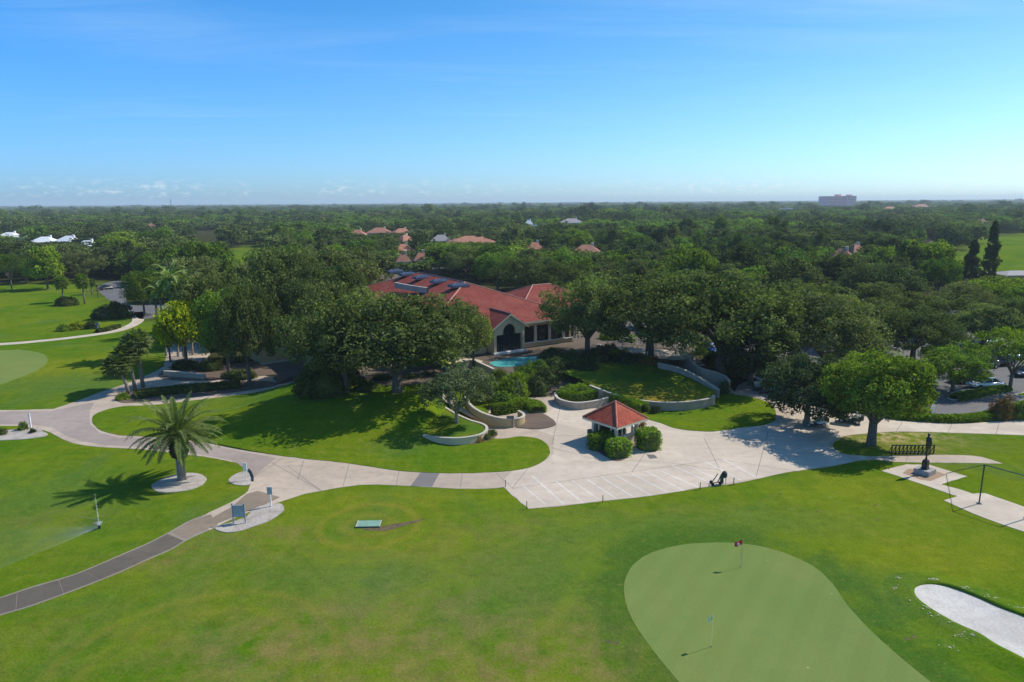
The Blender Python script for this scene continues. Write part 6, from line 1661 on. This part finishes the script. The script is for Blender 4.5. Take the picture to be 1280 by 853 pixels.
# broad patches of taller and lower wood
lowf = np.array([mnoise((x * .004, y * .004, 5.)) for x, y in zip(CX, CY)]); HT *= (1 + .22 * lowf) * np.where((CY > 900) & (g_.random(len(CX)) < .05), 1.5, 1.0) * g_.uniform(.8, 1.15, len(CX))
for pl in CLEAR:
    for fz in (0, .35, .7, 1.0):
        tx, ty_, tw = pixv(CX, CY, HT * fz)
        for sx in (-.38, 0, .38):
            keep &= ~inside(pl, tx + sx * SPc * FPX / tw, ty_)
for hpx, hpy, hwp, hY in HOUSES:
    tx, ty_, tw = pixv(CX, CY, HT); crp = SPc * .42 * FPX / tw
    front = (np.abs(tx - hpx) < hwp * .5 + crp * .8) & (CY < hY + 6) & (ty_ < hpy + 1.0)
    # the tree may stay if it is low enough to let the roof show over it
    dd = FPX * fwd.y * 1.0
    for i in np.nonzero(front)[0]:
        ray = at(hpx, hpy + 2.5, 0); full = math.hypot(ray.x, ray.y); here = math.hypot(CX[i], CY[i]); hmax = CAM_H * (1 - here / full)
        if hmax > 4.8: HT[i] = min(HT[i], hmax * g_.uniform(.88, 1.0))
        else: keep[i] = False
    keep &= ~((np.abs(bx - hpx) < hwp * .62 + 2) & (np.abs(CY - hY - 8) < 14))
# hotel kept clear
tx, ty_, tw = pixv(CX, CY, HT); keep &= ~((np.abs(tx - 1046) < 26) & (ty_ < 257.0))
for i in np.nonzero((CY < 260) & keep)[0]:
    if np.any(np.hypot(hx - CX[i], hy - CY[i]) < hw_ * .55 + 2.2): keep[i] = False
ids = np.nonzero(keep)[0]
size_px = HT[ids] * FPX / bw[ids]
inview = (bx[ids] > -15) & (bx[ids] < 1295)
order = ids[np.argsort(-(size_px * inview))]
N_IND = 235
near_ids = order[:N_IND]; far_ids = order[N_IND:]
ZONES = [(-200, 170, 'left of the road, beyond the left fairway'), (170, 330, 'behind the feather palms'), (330, 560, 'behind the clubhouse skylights'), (560, 760, 'beyond the right end of the clubhouse roof'), (760, 960, 'beyond the parking lot oaks, left of centre of the right woods'), (960, 1120, 'around the salmon tiled roof'), (1120, 1500, 'beside the right fairway')]
KN = {0: 'olive green', 1: 'olive green', 2: 'fresh green', 3: 'dark green', 4: 'mixed green', 5: 'fresh green'}
for i in near_ids:
    kq = mnoise((float(CX[i]) * .02, float(CY[i]) * .014, 4.)) + g_.normal(0, .15)
    k = int(g_.choice([3, 3, 4] if kq < -.15 else [0, 1, 4, 3] if kq < .05 else [0, 1, 5] if kq < .2 else [2, 5])); pr = PROTO['mid%d' % k]
    s_ = HT[i] / pr['H']; w_ = (SPc[i] * g_.choice([.5, .62, .75, .9])) / pr['rx'] * g_.uniform(.9, 1.1)
    zn = next(z[2] for z in ZONES if z[0] <= bx[i] < z[1])
    place('mid%d' % k, (float(CX[i]), float(CY[i]), 0), None, (w_, w_, s_), '%s woodland tree %s' % (KN[k], zn), 'tree', '%s woodland trees %s' % (KN[k], zn))
# everything farther: one mass
fo = []
for k in range(4):  # the light crowns stand as real trees once each, on the nearest of the far spots
    i = far_ids[k]; fo.append(PROTO['far%d' % k])
    zn = next(z[2] for z in ZONES if z[0] <= bx[i] < z[1]); kk = {0: 4, 1: 0, 2: 2, 3: 3}[k]
    place('far%d' % k, (float(CX[i]), float(CY[i]), 0), None, (.8, .8, HT[i] / 11.5), '%s woodland tree %s' % (KN[kk], zn), 'tree', '%s woodland trees %s' % (KN[kk], zn))
rest = far_ids[4:]
me = bpy.data.meshes.new('distant_woods'); me.vertices.add(len(rest))
co = np.stack([CX[rest], CY[rest], np.zeros(len(rest))], 1).astype(np.float32); me.vertices.foreach_set('co', co.ravel())
sc_ = np.stack([SPc[rest] * g_.choice([.5, .6, .75, .95], len(rest)) / 6.5] * 2 + [HT[rest] / 11.5], 1).astype(np.float32)
a_ = me.attributes.new('tscale', 'FLOAT_VECTOR', 'POINT'); a_.data.foreach_set('vector', sc_.ravel())
a_ = me.attributes.new('trot', 'FLOAT', 'POINT'); a_.data.foreach_set('value', (g_.random(len(rest)) * 6.28).astype(np.float32))
kn = np.array([mnoise((x * .011, y * .007, 8.)) for x, y in zip(CX[rest], CY[rest])]) + g_.normal(0, .16, len(rest))
kv = np.where(kn < -.16, 3, np.where(kn < .02, 1, np.where(kn < .2, 0, 2)))
a_ = me.attributes.new('tkind', 'INT', 'POINT'); a_.data.foreach_set('value', kv.astype(np.int32))
wo = bpy.data.objects.new('distant_woods', me); col.objects.link(wo)
tag(wo, 'closed canopy of far woods reaching the horizon', 'woods', kind='stuff')
ng = bpy.data.node_groups.new('woods', 'GeometryNodeTree')
ng.interface.new_socket('Geometry', in_out='INPUT', socket_type='NodeSocketGeometry'); ng.interface.new_socket('Geometry', in_out='OUTPUT', socket_type='NodeSocketGeometry')
gi = ng.nodes.new('NodeGroupInput'); go = ng.nodes.new('NodeGroupOutput')
jn = ng.nodes.new('GeometryNodeJoinGeometry')
def nattr(nm, ty):
    x = ng.nodes.new('GeometryNodeInputNamedAttribute'); x.data_type = ty; x.inputs[0].default_value = nm; return x.outputs[0]
tk, ts, tr_ = nattr('tkind', 'INT'), nattr('tscale', 'FLOAT_VECTOR'), nattr('trot', 'FLOAT')
for k in range(4):
    oi = ng.nodes.new('GeometryNodeObjectInfo'); oi.transform_space = 'ORIGINAL'; oi.inputs['Object'].default_value = fo[k]['kids'][0]; oi.inputs['As Instance'].default_value = True
    cmp_ = ng.nodes.new('FunctionNodeCompare'); cmp_.data_type = 'INT'; cmp_.operation = 'EQUAL'
    ii = [s_ for s_ in cmp_.inputs if s_.type == 'INT']; ng.links.new(tk, ii[0]); ii[1].default_value = k
    ip_ = ng.nodes.new('GeometryNodeInstanceOnPoints'); ng.links.new(gi.outputs[0], ip_.inputs['Points'])
    m2p = ng.nodes.new('GeometryNodeMeshToPoints'); ng.links.new(gi.outputs[0], m2p.inputs[0]); ng.links.new(m2p.outputs[0], ip_.inputs['Points'])
    ng.links.new(cmp_.outputs[0], ip_.inputs['Selection']); ng.links.new(oi.outputs['Geometry'], ip_.inputs['Instance'])
    cx_ = ng.nodes.new('ShaderNodeCombineXYZ'); ng.links.new(tr_, cx_.inputs[2]); e2r = ng.nodes.new('FunctionNodeEulerToRotation'); ng.links.new(cx_.outputs[0], e2r.inputs[0])
    ng.links.new(e2r.outputs[0], ip_.inputs['Rotation']); ng.links.new(ts, ip_.inputs['Scale'])
    ng.links.new(ip_.outputs[0], jn.inputs[0])
ng.links.new(jn.outputs[0], go.inputs[0])
md = wo.modifiers.new('woods', 'NODES'); md.node_group = ng
print('woods', len(near_ids), len(rest))

# ------------------------------------------------------------------ haze
HZ = MB(); x0, x1, y0, y1, z0, z1 = -9500, 9500, -60, 9600, -1.0, 66.0
m, nt, out = nodes('haze'); t = NT(nt)
hv = t.n('ShaderNodeVolumePrincipled'); hv.inputs['Color'].default_value = (.80, .90, 1.0, 1); hv.inputs['Density'].default_value = 0.00013; hv.inputs['Anisotropy'].default_value = .1
nt.links.new(hv.outputs[0], out.inputs['Volume']); M['haze'] = m
HAZE = True
if HAZE:
    HZ.box(((x0 + x1) / 2, (y0 + y1) / 2, (z0 + z1) / 2), (x1 - x0, y1 - y0, z1 - z0)); tag(HZ.build('haze', 'haze'), kind='stuff')

# ------------------------------------------------------------------ light
SUN_EL = R(46); SUN_AZ = math.atan2(.91, .41)   # from +Y towards +X
sd = Vector((math.sin(SUN_AZ) * math.cos(SUN_EL), math.cos(SUN_AZ) * math.cos(SUN_EL), math.sin(SUN_EL)))
ld = bpy.data.lights.new('sun', 'SUN'); ld.energy = 4.2; ld.angle = R(.53); ld.color = (1.0, .955, .88)
lo = bpy.data.objects.new('sun', ld); col.objects.link(lo); lo.rotation_euler = sd.to_track_quat('Z', 'Y').to_euler(); lo.location = (50, 30, 120)
wd = bpy.data.worlds.new('World'); scene.world = wd; wd.use_nodes = True; nt = wd.node_tree; nt.nodes.clear(); t = NT(nt)
sky = t.n('ShaderNodeTexSky'); sky.sky_type = 'NISHITA'; sky.sun_disc = False; sky.sun_elevation = SUN_EL; sky.sun_rotation = SUN_AZ
sky.altitude = 0; sky.air_density = 1.0; sky.dust_density = .6; sky.ozone_density = 3.0
tc = t.n('ShaderNodeTexCoord').outputs['Generated']
sx = t.n('ShaderNodeSeparateXYZ'); nt.links.new(tc, sx.inputs[0])
zc_ = t.math('MAXIMUM', sx.outputs[2], .02)
cv = t.n('ShaderNodeCombineXYZ'); nt.links.new(t.math('DIVIDE', sx.outputs[0], zc_), cv.inputs[0]); nt.links.new(t.math('DIVIDE', sx.outputs[1], zc_), cv.inputs[1])
# thin cirrus
ci = t.noise(t.mapping(cv.outputs[0], (.22, .85, 1), (0, 0, .35)), 1.0, 6, .62, .9)
ci2 = t.noise(cv.outputs[0], .28, 3, .5)
cm = t.math('MULTIPLY', t.math('MULTIPLY', t.ramp(ci, .46, .80), t.ramp(ci2, .38, .60)), t.ramp(sx.outputs[2], .06, .16))
# small cumulus low over the horizon
at2 = t.n('ShaderNodeCombineXYZ'); nt.links.new(t.math('ARCTAN2', sx.outputs[0], sx.outputs[1]), at2.inputs[0]); nt.links.new(sx.outputs[2], at2.inputs[1])
cu = t.noise(t.mapping(at2.outputs[0], (70, 150, 1)), 1.0, 4, .6, .0)
cu2 = t.noise(t.mapping(at2.outputs[0], (5, 0.1, 1)), 1.0, 2, .5)
band = t.math('MULTIPLY', t.ramp(sx.outputs[2], .006, .014), t.ramp(sx.outputs[2], .036, .018))
cum = t.math('MULTIPLY', t.math('MULTIPLY', t.ramp(cu, .50, .68), t.ramp(cu2, .40, .60)), band)
lr = t.ramp(t.math('DIVIDE', sx.outputs[0], t.math('MAXIMUM', sx.outputs[1], .05)), -.75, .75)
hor = t.mix(lr, (.60, 1.03, 1.76), (.94, 1.32, 1.74)); zen = t.mix(lr, (.27, 1.06, 1.72), (.50, .93, 1.12))
tint = t.mix(t.ramp(sx.outputs[2], .0, .27), hor, zen)
graded = t.mix(1.0, sky.outputs[0], tint, 'MULTIPLY')
cc = t.mix(t.math('MULTIPLY', cm, .33), graded, (6.0, 8.0, 9.6))
cc = t.mix(t.math('MULTIPLY', cum, .6), cc, (8.2, 8.8, 9.4))
bg = t.n('ShaderNodeBackground'); nt.links.new(cc, bg.inputs[0]); bg.inputs[1].default_value = .101
wo_ = t.n('ShaderNodeOutputWorld'); nt.links.new(bg.outputs[0], wo_.inputs[0])

scene.render.engine = 'CYCLES'
scene.view_settings.view_transform = 'Standard'; scene.view_settings.look = 'None'; scene.view_settings.exposure = 0.19; scene.view_settings.gamma = 1
cy = scene.cycles; cy.max_bounces = 6; cy.diffuse_bounces = 2; cy.glossy_bounces = 2; cy.transmission_bounces = 3; cy.transparent_max_bounces = 6; cy.volume_bounces = 1
cy.use_denoising = True; cy.denoiser = 'OPENIMAGEDENOISE'; cy.denoising_input_passes = 'RGB_ALBEDO_NORMAL'; cy.denoising_prefilter = 'FAST'; cy.caustics_reflective = False; cy.caustics_refractive = False
cy.volume_step_rate = 2.0
